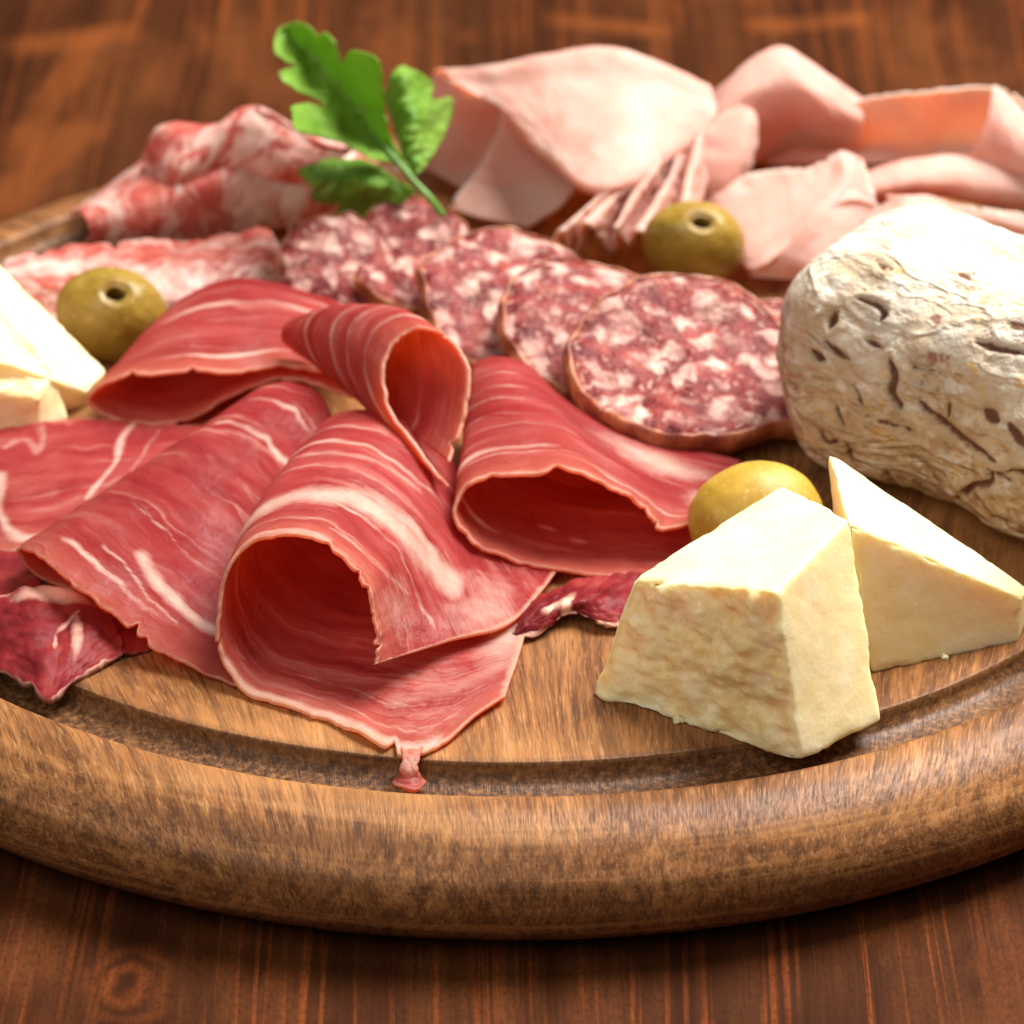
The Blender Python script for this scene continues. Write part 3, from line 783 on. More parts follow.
salami_slice(778, 350, .62, (.1, -.15, .95), 1.6, .5, 3.1, 'lowest salami slice, only its edge showing between the largest slice and white sausage')
salami_slice(336, 275, .85, (.1, -.5, .8), 1.12, .5, 4.1, 'leftmost dark salami slice in the fan, beside the low marbled pork slice')
salami_slice(412, 262, .95, (.2, -.42, .85), 1.28, .5, 5.7, 'second salami slice from the left of the fan, just below the parsley stem')
salami_slice(506, 297, 1.05, (.28, -.36, .88), 1.68, .46, 6.3, 'middle salami slice of the fan, in front of the pale cooked ham')
salami_slice(594, 328, 1.05, (.26, -.36, .88), 1.78, .46, 7.9, 'salami slice just left of the largest one, leaning below the back olive', sy=.93)
salami_slice(694, 366, 1.15, (.20, -.30, .92), 2.22, .56, 8.2, 'largest and nearest salami slice on top of the fan, thick brown rind in front', sy=.86)

# ------------------------------------------------------------------ cooked ham, back
HG = 'folded slices of cooked ham'
hk = dict(thick=.062, nu=130, nv=80, rag=.06, rim=(.06, .8), ripple=.05, rscale=.8, wave=.09)
# K1: the big fold with the hollow left side
r0 = [(436, 178, .3), (440, 120, 1.6), (452, 85, 2.2), (480, 72, 2.45)]
a0 = [(430, 150, .3), (470, 130, .3), (530, 120, .3), (600, 110, .3), (660, 120, .3), (715, 135, .3)]
a1 = [(434, 73, 2.1), (490, 68, 2.45), (548, 57, 2.75), (605, 48, 3.0), (660, 65, 2.75), (709, 89, 2.3)]
a2 = [(462, 86, 2.2), (520, 88, 2.45), (570, 86, 2.7), (622, 84, 2.8), (674, 96, 2.55), (715, 106, 2.2)]
a3 = [(500, 107, 2.15), (536, 128, 2.2), (578, 142, 2.3), (626, 138, 2.4), (678, 126, 2.25), (713, 120, 2.05)]
a4 = [(512, 125, 1.95), (543, 152, 1.95), (586, 182, 1.95), (627, 180, 2.), (664, 158, 2.0), (705, 136, 1.85)]
a5 = [(517, 133, 1.75), (550, 160, 1.7), (592, 190, 1.7), (632, 184, 1.75), (667, 163, 1.8), (703, 139, 1.65)]
a6 = [(525, 128, 1.6), (562, 145, 1.45), (602, 170, 1.4), (640, 166, 1.5), (670, 148, 1.55), (696, 132, 1.5)]
w0 = [(505, 112, 1.9), (500, 140, 1.2), (482, 170, .55), (464, 190, .2)]
w1 = [(470, 88, 2.3), (466, 120, 1.5), (455, 155, .75), (446, 180, .25)]
w2 = [(434, 73, 2.1), (430, 105, 1.5), (424, 140, .75), (424, 166, .25)]
f0 = [(503, 108, 2.1), (494, 142, 1.45), (474, 176, .8), (446, 206, .3)]
f1 = [(545, 150, 1.3), (535, 165, 1.05), (515, 192, .65), (482, 218, .3)]
f2 = [(588, 178, 1.1), (575, 190, .9), (560, 208, .6), (528, 228, .3)]
K1 = sheet('cooked_ham_slice', [a0, a1, a2, a3, a4, a5, a6], 'ham', more=[[w0, w1, w2], [f0, f1, f2]], seed=21, **hk)
tag(K1, 'biggest pale pink ham slice folded over itself, right of the parsley', 'cooked ham slice', HG)
# K2: thin crumpled ribbons under it
rows = []
rk = random.Random(5)
amp_ = [rk.uniform(.2, .75) for _ in range(11)]
xs_ = np.cumsum([rk.uniform(9, 20) for _ in range(11)])
xs_ = (xs_-xs_[0])/(xs_[-1]-xs_[0])
for i, vv in enumerate((0, .35, .7, 1)):
    r = []
    for j in range(11):
        up_ = amp_[j] if j % 2 else -.25
        x = (1-vv)*(545+150*xs_[j])+vv*(632+76*xs_[j])+rk.uniform(-4, 4)
        y = (1-vv)*(250-14*xs_[j])+vv*(182-40*xs_[j])-up_*26+rk.uniform(-3, 3)
        r.append((x, y, max(.3, .8+vv*.9+up_*(1-.35*vv))))
    rows.append(r)
K2 = sheet('cooked_ham_slice', rows, 'ham', seed=22, thick=.07, nu=190, nv=60, rag=.05, rim=(.06, .6), ripple=.07, rscale=1.6)
tag(K2, 'crumpled ham slice gathered into narrow ribbons, between the big fold and back olive', 'cooked ham slice', HG)
# K3: rear hump
b0 = [(705, 150, .4), (735, 140, .4), (780, 130, .4), (830, 130, .4), (880, 135, .4)]
b1 = [(714, 95, 1.9), (748, 65, 2.6), (783, 50, 2.9), (815, 66, 2.6), (862, 100, 1.9)]
b2 = [(708, 122, 1.9), (748, 90, 2.55), (787, 76, 2.8), (822, 92, 2.5), (862, 118, 1.9)]
b3 = [(700, 165, 1.2), (745, 128, 1.8), (790, 115, 2.), (825, 122, 1.9), (860, 140, 1.4)]
b4 = [(700, 190, .6), (745, 165, .9), (790, 150, 1.), (825, 150, 1.), (860, 160, .7)]
K3 = sheet('cooked_ham_slice', [b0, b1, b2, b3, b4], 'ham', seed=23, **hk)
tag(K3, 'ham slice rising to a rounded peak at the very back, between the two larger folds', 'cooked ham slice', HG)
# K4: long fold with orange hollow, right
c0 = [(758, 150, 1.1), (800, 121, 1.75), (862, 99, 2.2), (930, 91, 2.5), (994, 87, 2.6), (1040, 112, 2.3), (1080, 140, 2.0)]
c1 = [(762, 156, 1.0), (806, 134, 1.4), (865, 116, 1.85), (930, 112, 2.0), (984, 112, 2.05), (1040, 125, 2.0), (1080, 150, 1.8)]
c2 = [(768, 152, .95), (810, 148, 1.05), (870, 144, 1.2), (925, 142, 1.3), (976, 144, 1.3), (1040, 150, 1.5), (1080, 165, 1.4)]
c3 = [(764, 164, .75), (820, 164, .75), (870, 164, .85), (920, 162, .9), (970, 164, 1.), (1040, 175, 1.1), (1080, 185, 1.)]
# right lit flap folded to the front
d0 = [(994, 87, 2.62), (1008, 98, 2.6), (1030, 118, 2.45), (1070, 140, 2.2)]
d1 = [(988, 115, 2.45), (1005, 125, 2.5), (1035, 145, 2.35), (1075, 165, 2.1)]
d2 = [(976, 148, 1.9), (1000, 160, 1.9), (1035, 175, 1.85), (1075, 190, 1.7)]
d3 = [(965, 166, 1.4), (995, 180, 1.35), (1035, 190, 1.3), (1075, 200, 1.2)]
K4 = sheet('cooked_ham_slice', [c0, c1, c2, c3], 'ham', more=[[d0, d1, d2, d3]], seed=24, **hk)
tag(K4, 'long ham slice with an orange tinted hollow fold, back right above the white sausage', 'cooked ham slice', HG)
# K5: tube in front of it
e0 = [(862, 188, .9), (900, 176, 1.1), (950, 168, 1.2), (1000, 172, 1.3), (1060, 180, 1.3)]
e1 = [(858, 178, 1.2), (900, 162, 1.5), (945, 155, 1.6), (1000, 160, 1.65), (1060, 165, 1.6)]
e2 = [(856, 186, 1.35), (900, 172, 1.6), (945, 166, 1.7), (1000, 172, 1.7), (1060, 176, 1.65)]
e3 = [(858, 198, 1.2), (900, 188, 1.4), (945, 186, 1.45), (1000, 192, 1.45), (1060, 195, 1.4)]
e4 = [(866, 205, .8), (905, 196, 1.), (950, 198, 1.05), (1000, 205, 1.05), (1060, 208, 1.)]
e5 = [(885, 202, .6), (915, 195, .8), (955, 195, .8), (1000, 200, .8), (1060, 204, .8)]
K5 = sheet('cooked_ham_slice', [e0, e1, e2, e3, e4, e5], 'ham', seed=25, **hk)
tag(K5, 'narrow ham slice rolled like a tube, right behind the top of the white sausage', 'cooked ham slice', HG)
l0 = [(905, 225, .9), (940, 205, 1.2), (985, 208, 1.3), (1060, 222, 1.2)]
l1 = [(900, 245, .7), (940, 222, 1.), (985, 222, 1.1), (1060, 238, 1.)]
l2 = [(910, 265, .3), (945, 245, .6), (990, 240, .7), (1060, 255, .6)]
K6 = sheet('cooked_ham_slice', [l0, l1, l2], 'ham', seed=26, **hk)
tag(K6, 'lowest ham slice on the right, squeezed under the tube and touching the white sausage', 'cooked ham slice', HG)
# K7: left lit ruffle
g0 = [(672, 206, .6), (684, 175, 1.2), (702, 140, 1.8), (722, 114, 2.2), (740, 108, 2.2)]
g1 = [(690, 206, .7), (704, 178, 1.25), (722, 145, 1.8), (742, 118, 2.2), (752, 112, 2.2)]
g2 = [(712, 203, .75), (726, 182, 1.2), (740, 155, 1.65), (752, 130, 2.), (757, 122, 2.1)]
g3 = [(728, 200, .7), (738, 188, .95), (748, 172, 1.25), (755, 152, 1.6), (757, 140, 1.75)]
K7 = sheet('cooked_ham_slice', [g0, g1, g2, g3], 'ham', seed=27, **hk)
tag(K7, 'upright pale ham ruffle directly behind the back olive', 'cooked ham slice', HG)
# K8: draped slice with orange triangle
h0 = [(700, 198, .8), (715, 190, 1.), (755, 176, 1.3), (800, 170, 1.5), (828, 160, 1.7), (840, 150, 1.9), (860, 158, 1.8)]
h1 = [(712, 215, .75), (735, 208, .95), (770, 198, 1.15), (805, 188, 1.35), (830, 176, 1.55), (846, 168, 1.75), (866, 172, 1.6)]
h2 = [(728, 245, .6), (748, 240, .75), (775, 225, .95), (800, 210, 1.15), (826, 195, 1.4), (850, 185, 1.6), (872, 190, 1.45)]
h3 = [(744, 268, .35), (752, 270, .5), (768, 262, .75), (792, 240, 1.), (820, 215, 1.3), (850, 200, 1.5), (876, 205, 1.35)]
i0 = [(862, 162, 1.8), (868, 178, 1.65), (880, 205, 1.3)]
i1 = [(815, 215, 1.35), (838, 225, 1.15), (862, 240, .85)]
i2 = [(780, 252, .85), (808, 262, .65), (848, 268, .5)]
i3 = [(750, 276, .4), (795, 279, .3), (846, 278, .3)]
K8 = sheet('cooked_ham_slice', [h0, h1, h2, h3], 'ham', more=[[i0, i1, i2, i3]], seed=28, **hk)
tag(K8, 'ham slice hanging down as an orange tinted triangle, right of the back olive', 'cooked ham slice', HG)
# K9: small roll behind the sausage top
j0 = [(846, 278, .3), (848, 250, .75), (866, 222, 1.2), (884, 205, 1.5), (886, 196, 1.6)]
j1 = [(862, 285, .5), (868, 258, 1.), (888, 226, 1.45), (906, 205, 1.7), (905, 196, 1.75)]
j2 = [(885, 285, .5), (890, 258, 1.), (908, 226, 1.4), (926, 206, 1.6), (928, 196, 1.65)]
j3 = [(910, 285, .3), (915, 258, .8), (930, 230, 1.2), (945, 212, 1.4), (950, 204, 1.45)]
K9 = sheet('cooked_ham_slice', [j0, j1, j2, j3], 'ham', seed=29, **hk)
tag(K9, 'small curled ham slice tucked against the upper left shoulder of the white sausage', 'cooked ham slice', HG)
# K10: base under the ham so that nothing floats
m0 = [(800, 300, .12), (835, 312, .12), (880, 320, .12), (940, 300, .12)]
m1 = [(790, 270, .3), (835, 272, .4), (880, 270, .4), (940, 260, .4)]
m2 = [(780, 200, .3), (835, 190, .4), (880, 190, .4), (940, 190, .4)]

# ------------------------------------------------------------------ olives


def olive(px, py, z, axis, rl, rs, mat, label, hole=True, squash=(1, 1)):
    c = at(px, py, z)
    a, b, n = frame(axis)
    NA, NB = 96, 140
    V, F, Hh = [], [], []
    for i in range(NB+1):
        th = math.pi*i/NB
        for q in range(NA):
            ph = 2*math.pi*q/NA
            x = math.sin(th)
            rr = rs*x
            h = rl*math.cos(th)
            hd = 0.
            if hole:
                d = rr/.17
                w = 1+.06*math.sin(ph*2+1)
                if math.cos(th) > 0 and d < 1.9:
                    k = max(0., 1-(d/w)**2)
                    h -= .55*min(1., k*2.2)
                    h -= .07*math.exp(-((d-1.15)/.4)**2)
                    hd = min(1., k*3)
            rr = max(rr, .002)
            s = 1+.012*noise.noise(Vector((rr*math.cos(ph)*5, rr*math.sin(ph)*5, math.cos(th)*4+py)))+.03*noise.noise(Vector((x*math.cos(ph)*1.6, x*math.sin(ph)*1.6, math.cos(th)*1.6+px)))
            V.append(c+(a*rr*math.cos(ph)*squash[0]+b*rr*math.sin(ph)*squash[1])*s+n*h*s)
            Hh.append(hd)
    for i in range(NB):
        for q in range(NA):
            w = (q+1) % NA
            F.append((i*NA+q, (i+1)*NA+q, (i+1)*NA+w, i*NA+w))
    o = build('olive', V, F, mat, {'hole': Hh})
    return tag(o, label, 'olive', 'green olives')


olive(112, 315, .82, (.16, -.62, .76), .98, .98, 'olive', 'pitted green olive at the left, between the left cheese pieces and the folded cured slice', squash=(1.06, .86))
olive(694, 243, .95, (.14, -.62, .76), .95, .95, 'olive', 'pitted green olive at the back, resting in front of the cooked ham', squash=(1.04, .78))
olive(756, 517, .88, (.96, .2, .12), 1.14, .92, 'olive_pale', 'yellowish olive without a visible hole, tucked behind the front cheese chunk', hole=False)

# ------------------------------------------------------------------ white mould sausage
P0, P1 = at(897, 338, 2.10), at(1188, 432, 2.10)
P1[2] = P0[2]
ax = P1-P0
ax /= np.linalg.norm(ax)
sd = np.cross([0, 0, 1], ax)          # points away from the viewer / left-back
upv = np.array([0, 0, 1.])
LEN, RV, RH = 9.9, 2.10, 2.46
NS, NA = 300, 300
V, F, UN, NN, CUV = [], [], [], [], []
for i in range(NS+1):
    s = i/NS
    l = LEN*s
    e2 = min(1., (LEN-l)/1.2)
    cap2 = (1-(1-e2)**2.6)**(1/2.6)
    for q in range(NA):
        th = 2*math.pi*q/NA
        cx, cz = math.cos(th), math.sin(th)
        e = min(1., l/(1.5+.9*max(0., -cz)+.35*max(0., cz)))
        cap = max(.003, cap2*(1-(1-e)**2.)**(1/2.))
        ex = 2.9
        m = (abs(cx)**ex+abs(cz)**ex)**(-1/ex)
        q3 = Vector((cx*2.4, cz*2.4, l))
        lump = .26*noise.noise(q3*.40)+.12*noise.noise(q3*.95+Vector((4, 2, 1)))
        # shallow pleats running along the length
        wx = noise.noise(q3*.6+Vector((9, 9, 9)))
        g1 = 1-2*abs(noise.noise(Vector((cx*2.0+wx*.5, cz*2.0+wx*.5, l*.35))))
        pleat = max(0, (g1-.7)/.3)**1.5*.035
        rr = cap*m*(1+(lump-pleat)/2.6)
        p = P0+ax*(l-1.80)+sd*cx*RH*rr+upv*(cz*RV*rr)
        nrm = sd*cx*RV+upv*cz*RH
        nrm /= np.linalg.norm(nrm)
        p = p+nrm*(.03*noise.noise(Vector(p)*3)+.014*noise.noise(Vector(p)*8))
        V.append(p)
        NN.append(nrm)
        CUV.append((l, 2.7*cap*cx, 2.7*cap*cz))
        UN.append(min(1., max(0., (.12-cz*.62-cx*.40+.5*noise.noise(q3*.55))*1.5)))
V, NN = np.array(V), np.array(NN)
# splits in the casing: short open gashes, mostly lengthwise, with a raised lip
d_ = V-CAM
zz_ = d_@FW
PX = np.stack([512+FPX*d_[:, 0]/zz_, 512-FPX*(d_@UP)/zz_], 1)
facing = (NN*(-d_)).sum(1) > 0


def on_casing(x, y):
    dist = np.hypot(PX[:, 0]-x, PX[:, 1]-y)+np.where(facing, 0, 1e6)
    return V[int(np.argmin(dist))]


GASH = [([(540, 345), (590, 360), (615, 390), (600, 408)], 1.), ([(630, 520), (641, 570), (636, 620), (662, 665)], 1.25), ([(715, 655), (770, 700), (830, 745), (890, 790), (937, 826)], 1.3),
        ([(880, 470), (930, 490), (1000, 505), (1090, 512)], 1.), ([(590, 228), (610, 250), (640, 265)], .9), ([(836, 272), (862, 290)], 1.6), ([(350, 680), (375, 720), (392, 752)], 1.7),
        ([(430, 740), (450, 772), (478, 764)], 1.), ([(440, 470), (480, 510), (512, 522)], 1.1), ([(826, 935), (870, 903), (920, 890), (930, 860)], 1.3), ([(920, 850), (985, 885)], .9),
        ([(980, 850), (1090, 870)], 1.1), ([(708, 878), (742, 925)], 1.1), ([(618, 850), (655, 892)], 1.2), ([(800, 640), (806, 690)], .7), ([(915, 672), (950, 704)], 2.2), ([(980, 718), (1040, 790)], 2.0),
        ([(400, 500), (440, 532)], 1.2), ([(520, 600), (553, 655)], .6), ([(700, 545), (780, 560)], .5), ([(460, 640), (500, 720)], .6), ([(505, 770), (520, 830)], 1.), ([(560, 690), (640, 720), (700, 740)], .5),
        ([(930, 990), (990, 1002)], .9), ([(750, 830), (800, 870)], .6), ([(1060, 600), (1150, 690)], 1.2), ([(470, 390), (455, 430)], 1.2), ([(980, 420), (1040, 430)], 1.5), ([(560, 470), (600, 490)], .9)]
CR = np.zeros(len(V))
HALO = np.zeros(len(V))
for gp, wd_ in GASH:
    pts = np.array([on_casing(674+x*.3418, 180+y*.3418) for x, y in gp])
    pts = crom(pts, np.linspace(0, len(pts)-1, 14))
    wob = np.array([.045*noise.noise(Vector(p)*4)+.03*noise.noise(Vector(p)*10) for p in V])
    D2 = np.full(len(V), 1e9)
    TT = np.zeros(len(V))
    for n_, (a_, b_) in enumerate(zip(pts[:-1], pts[1:])):
        ab = b_-a_
        t_ = np.clip(((V-a_)@ab)/(ab@ab+1e-9), 0, 1)
        dd = np.linalg.norm(V-a_-t_[:, None]*ab, axis=1)
        up_ = dd < D2
        TT[up_] = (n_+t_[up_])/(len(pts)-1)
        D2 = np.minimum(D2, dd)
    w_ = .058*wd_*(.5+.7*np.sin(np.pi*np.clip(TT, .02, .98)))*np.maximum(.3, 1+9*wob)
    k_ = np.exp(-((D2+wob)/w_)**2)
    lip = np.exp(-((D2-w_*2.2)/(w_*1.2))**2)
    V = V+NN*((-.10*wd_**.5 if wd_ < 1.5 else -.025)*k_+.022*lip)[:, None]
    CR = np.maximum(CR, k_)
    HALO = np.maximum(HALO, .8*np.exp(-(D2/(.11+w_*2))**2))
for i in range(NS):
    for q in range(NA):
        w = (q+1) % NA
        F.append((i*NA+q, i*NA+w, (i+1)*NA+w, (i+1)*NA+q))
sa = build('mould_salami', V, F, 'mould', {'crack': CR, 'under': UN, 'halo': HALO, 'casing': CUV}, flip=True)
tag(sa, 'thick whole sausage with wrinkled white mould casing, running off the right edge', 'salami')

# ------------------------------------------------------------------ cheese


def chunk(name, corners, faces, label, seed, roughfaces=(), wear=4, amp=.03, ramp=.14):
    """a broken piece: six ruled faces meshed finely, edges worn round, the broken faces crumbly"""
    P = [at(*c) for c in corners]
    N = 56
    idx, V, F, R, deg = {}, [], [], [], []

    def vert(p):
        key = tuple(np.round(p, 4))
        if key not in idx:
            idx[key] = len(V)
            V.append(np.array(p))
            R.append(0.)
            deg.append(0)
        return idx[key]
    for kf, f in enumerate(faces):
        a, b, c, d = (P[i] for i in f)
        g = [[vert((1-u)*(1-v)*a+u*(1-v)*b+u*v*c+(1-u)*v*d) for u in np.linspace(0, 1, N)] for v in np.linspace(0, 1, N)]
        for r_ in g:
            for q in r_:
                R[q] += 1. if kf in roughfaces else 0.
                deg[q] += 1
        for i in range(N-1):
            for j in range(N-1):
                F.append((g[i][j], g[i][j+1], g[i+1][j+1], g[i+1][j]))
    V = np.array(V)
    R = np.array(R)/np.array(deg)
    Fa = np.array(F)
    E = np.concatenate([Fa[:, [0, 1]], Fa[:, [1, 2]], Fa[:, [2, 3]], Fa[:, [3, 0]]])
    cnt = np.bincount(E.ravel(), minlength=len(V)).astype(float)

    def relax(X, k):
        for _ in range(k):
            S = np.zeros_like(X)
            np.add.at(S, E[:, 0], X[E[:, 1]])
            np.add.at(S, E[:, 1], X[E[:, 0]])
            S /= cnt[:, None] if X.ndim > 1 else cnt
            X = .4*X+.6*S
        return X
    Eg = (np.array(deg) > 1).astype(float)
    V = relax(V, wear)
    R = relax(R, 7)
    Eg = np.minimum(1., relax(Eg, 4)*2.2)
    fn = np.cross(V[Fa[:, 2]]-V[Fa[:, 0]], V[Fa[:, 3]]-V[Fa[:, 1]])
    ctr = V.mean(0)
    flip = ((V[Fa].mean(1)-ctr)*fn).sum(1) < 0
    fn[flip] *= -1
    Nn = np.zeros_like(V)
    for q in range(4):
        np.add.at(Nn, Fa[:, q], fn)
    Nn /= np.linalg.norm(Nn, axis=1, keepdims=True)+1e-12
    for i in range(len(V)):
        p = Vector(V[i])+Vector((seed, seed*2, 0))
        d = amp*(noise.noise(p*1.1)+.4*noise.noise(p*4))+(.002+.022*R[i])*noise.noise(p*9)
        cr = noise.fractal(p*.9, .8, 2.3, 7)
        vd = noise.voronoi(Vector((p.x*1.1, p.y*1.1, p.z*.8))*1.9)[0]
        vd2 = noise.voronoi(p*5.)[0]
        d += R[i]*(.03*noise.noise(p*14)+ramp*(cr*.9)-.20*ramp/.2*(vd[0]-.35)-.05*(vd2[0]-.4)+.05*(min(.3, vd[1]-vd[0])-.15))
        d -= Eg[i]*(.16*max(0., noise.noise(p*1.9+Vector((5, 5, 5)))-.12)+.10*max(0., noise.noise(p*5.+Vector((1, 9, 5)))-.15))
        V[i] = V[i]+Nn[i]*d
    Fl = [tuple(reversed(f)) if fl else f for f, fl in zip(F, flip)]
    o = build(name, V, Fl, 'cheese', {'rough': R})
    return tag(o, label, 'cheese', 'pieces of hard cheese')


HEX = [(0, 1, 2, 3), (4, 7, 6, 5), (0, 4, 5, 1), (1, 5, 6, 2), (2, 6, 7, 3), (3, 7, 4, 0)]
# order: top left, top front, top right, top back / bottom left, front, right, back
chunk('cheese_chunk', [(630, 580, 2.0), (776, 592, 2.75), (850, 518, 3.0), (783, 484, 2.6), (590, 694, .0), (800, 764, -.02), (882, 722, .0), (770, 640, .0)], HEX,
      'large pale cheese chunk with crumbly broken left side, nearest the front rim', 1.7, roughfaces=(2,), ramp=.20, amp=.018)
chunk('cheese_wedge', [(848, 524, 2.65), (1022, 599, .80), (1028, 588, .92), (827, 450, 3.1), (872, 674, 0), (1018, 641, 0), (1024, 628, 0), (842, 610, 0)], HEX,
      'smooth triangular cheese wedge between the big chunk and the white sausage', 4.2, wear=3, amp=.015)
chunk('cheese_wedge', [(-40, 345, 2.0), (86, 392, .45), (106, 371, .5), (-30, 234, 2.3), (-40, 440, 0), (80, 408, 0), (98, 400, 0), (-40, 330, 0)], HEX,
      'flat cheese wedge by the left olive, behind the rounded piece at the left edge', 6.1)
chunk('cheese_chunk', [(-70, 380, 1.5), (40, 398, .75), (52, 368, 1.0), (-16, 286, 2.1), (-70, 455, .05), (36, 432, .05), (70, 420, .05), (-20, 370, 0)], HEX,
      'rounded cheese piece cut off by the left edge, in front of the flat wedge', 8.8, roughfaces=(0,), wear=14, ramp=.06)


def crumb(px, py, s, seed, label):
    c = at(px, py, s*.5)
    bm = bmesh.new()
    bmesh.ops.create_icosphere(bm, subdivisions=3, radius=s)
    V = []
    for v in bm.verts:
        k = 1+.55*noise.noise(v.co.normalized()*1.6+Vector((seed, 0, 0)))
        V.append(c+np.array(v.co)*k*np.array([1, .8, .7]))
    Fs = [tuple(v.index for v in f.verts) for f in bm.faces]
    bm.free()
    o = build('cheese_crumb', V, Fs, 'cheese', {'rough': [.5]*len(V)})
    tag(o, label, 'crumb', 'cheese crumbs on the board')


crumb(678, 720, .09, 1, 'tiny cheese crumb under the broken side of the front chunk')
crumb(879, 664, .10, 5, 'tiny cheese crumb where the front chunk meets the smooth wedge')
crumb(945, 657, .06, 9, 'tiny cheese crumb at the foot of the smooth wedge')

# ------------------------------------------------------------------ parsley


def cr2px(p):
    return 250+p[0]*.2148, 10+p[1]*.2148


def leaf_z(px, py, curl=0.):
    return 1.75+(212-py)/52*.78+curl


def leaflet(outline, midrib, curl, parent):
    pts = np.array([cr2px(p) for p in outline])
    mid = np.array([cr2px(p) for p in midrib])
    n = len(pts)
    tt = np.linspace(0, n, n*5, endpoint=False)
    ext = np.concatenate([pts, pts[:3]])
    sm = crom(np.concatenate([pts[-1:], ext]), tt+1)
    nx = np.roll(sm, -1, 0)-np.roll(sm, 1, 0)
    nx = np.stack([nx[:, 1], -nx[:, 0]], 1)/(np.linalg.norm(nx, axis=1, keepdims=True)+1e-9)
    sm = sm+nx*np.array([1.6*noise.noise(Vector((p[0]*.16, p[1]*.16, 3.3))) for p in sm])[:, None]
    bm = bmesh.new()
    vs = [bm.verts.new((p[0], p[1], 0)) for p in sm]
    bm.edges.ensure_lookup_table()
    es = [bm.edges.new((vs[i], vs[(i+1) % len(vs)])) for i in range(len(vs))]
    bmesh.ops.triangle_fill(bm, edges=es, use_beauty=True)
    for _ in range(6):
        le = [e for e in bm.edges if e.calc_length() > 4.]
        if not le:
            break
        bmesh.ops.subdivide_edges(bm, edges=le, cuts=1)
        bmesh.ops.triangulate(bm, faces=[f for f in bm.faces if len(f.verts) > 3])
    bmesh.ops.beautify_fill(bm, faces=list(bm.faces), edges=[e for e in bm.edges if not e.is_boundary])
    V, ve = [], []
    bm.verts.index_update()
    for v in bm.verts:
        px, py = v.co.x, v.co.y
        d, dn = 1e9, 0.
        q = np.array([px, py])
        for i in range(len(mid)-1):
            a, b = mid[i], mid[i+1]
            ab = b-a
            tpar = np.clip(((q-a)@ab)/(ab@ab), 0, 1)
            dd = np.linalg.norm(q-a-tpar*ab)
            if dd < d:
                d = dd
        z = leaf_z(px, py)+curl*(d/20)**1.5*.25+.12*noise.noise(Vector((px*.04, py*.04, curl)))+.05*noise.noise(Vector((px*.12, py*.12, curl)))
        V.append(at(px, py, z))
        ve.append(math.exp(-(d/1.6)**2))
    Fs = [tuple(v.index for v in f.verts) for f in bm.faces]
    bm.free()
    o = build('leaflet', V, Fs, 'leaf', {'fat': ve}, parent=parent)
    m = o.modifiers.new('thickness', 'SOLIDIFY')
    m.thickness = .0003
    return o


base = at(444, 214, 1.6)
pa = bpy.data.objects.new('parsley_sprig', None)
COL.objects.link(pa)
pa.location = W(base)
pa.empty_display_size = .01
tag(pa, 'bright green flat leaf parsley sprig standing on the cured meats at the back', 'parsley')
main = [(790, 830), (700, 740), (640, 705), (560, 700), (450, 635), (330, 595), (215, 565), (195, 490), (200, 448), (290, 440), (345, 462), (320, 425), (230, 380), (150, 330), (130, 292), (165, 275), (200, 262), (135, 222),
        (110, 185), (125, 100), (170, 65), (240, 55), (290, 85), (312, 112), (350, 105), (400, 150), (415, 220), (432, 262), (442, 220), (470, 190), (540, 195), (600, 230), (622, 300), (625, 380), (632, 470), (645, 560), (680, 640), (745, 745)]
leaflet(main, [(780, 810), (600, 610), (440, 400), (250, 200), (170, 120)], 1., pa)
right = [(765, 765), (735, 720), (700, 620), (660, 500), (635, 420), (642, 350), (680, 278), (720, 266), (780, 290), (830, 320), (850, 350), (838, 402), (870, 420), (912, 404), (940, 432), (930, 490), (890, 600), (840, 690), (800, 745)]
leaflet(right, [(775, 770), (760, 620), (740, 450), (710, 320)], -1., pa)
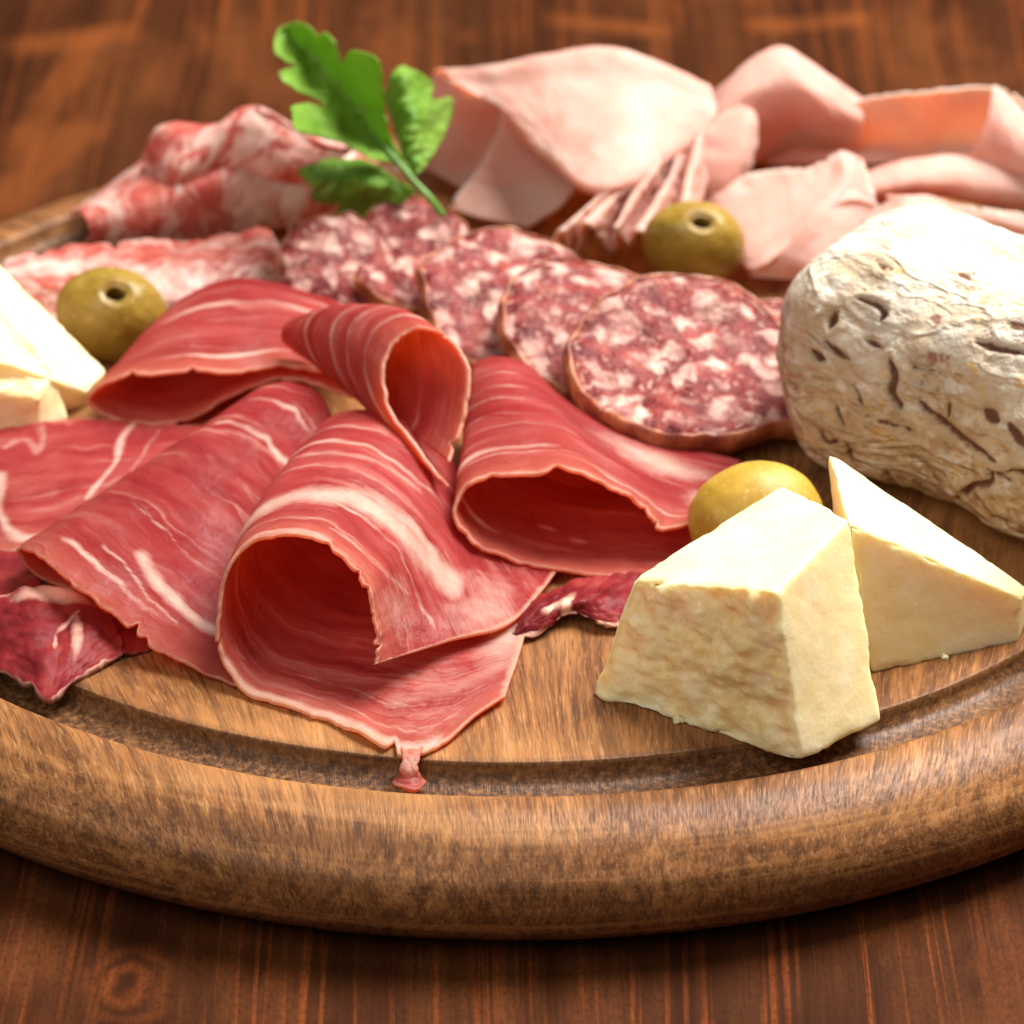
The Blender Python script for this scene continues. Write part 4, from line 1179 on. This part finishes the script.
left = [(760, 830), (690, 790), (600, 725), (520, 695), (420, 692), (350, 690), (290, 718), (225, 742), (240, 782), (292, 830), (280, 860), (300, 890), (370, 905), (422, 902), (382, 960), (392, 1000), (440, 1002), (540, 972), (640, 948), (700, 905), (745, 865)]
leaflet(left, [(760, 840), (600, 800), (450, 800), (300, 790)], -.8, pa)
# stem
path = [cr2px(p) for p in [(560, 560), (640, 650), (720, 745), (780, 815), (840, 880), (895, 955)]]
zz = [leaf_z(*p)+.05 for p in path]
zz[-1] -= .1
PT = np.array([at(p[0], p[1], z) for p, z in zip(path, zz)])
PT = crom(PT, np.linspace(0, len(PT)-1, 30))
V, F = [], []
for i, p in enumerate(PT):
    tg = PT[min(i+1, 29)]-PT[max(i-1, 0)]
    a, b, n = frame(tg)
    r = .028+.05*i/29
    for q in range(10):
        V.append(p+r*(a*math.cos(q*math.pi/5)+b*math.sin(q*math.pi/5)))
for i in range(29):
    for q in range(10):
        F.append((i*10+q, i*10+(q+1) % 10, (i+1)*10+(q+1) % 10, (i+1)*10+q))
F.append(tuple(range(290, 300)))
build('stem', V, F, 'stem', parent=pa)

# ------------------------------------------------------------------ light
wd = bpy.data.worlds.new('World')
sc.world = wd
wd.use_nodes = True
wd.node_tree.nodes['Background'].inputs[0].default_value = (1, .97, .94, 1)
wd.node_tree.nodes['Background'].inputs[1].default_value = .10


def area(name, loc, target, size, power, col=(1, .97, .92), sy=None):
    l = bpy.data.lights.new(name, 'AREA')
    l.energy = power
    l.color = col
    l.size = size
    if sy:
        l.shape = 'RECTANGLE'
        l.size_y = sy
    o = bpy.data.objects.new(name, l)
    COL.objects.link(o)
    o.location = loc
    o.rotation_euler = (Vector(target)-Vector(loc)).to_track_quat('-Z', 'Y').to_euler()
    return o


area('key_softbox', (.36, .22, .76), (0, -.01, .02), .52, 20)
area('fill_softbox', (-.30, -.50, .62), (0, -.02, .02), .6, 2.8, (1, .93, .85))

sc.view_settings.view_transform = 'Standard'
sc.view_settings.look = 'None'
sc.view_settings.exposure = .18
sc.view_settings.gamma = 1
sc.render.engine = 'CYCLES'
sc.cycles.use_denoising = True
sc.cycles.max_bounces = 8
sc.cycles.transmission_bounces = 6
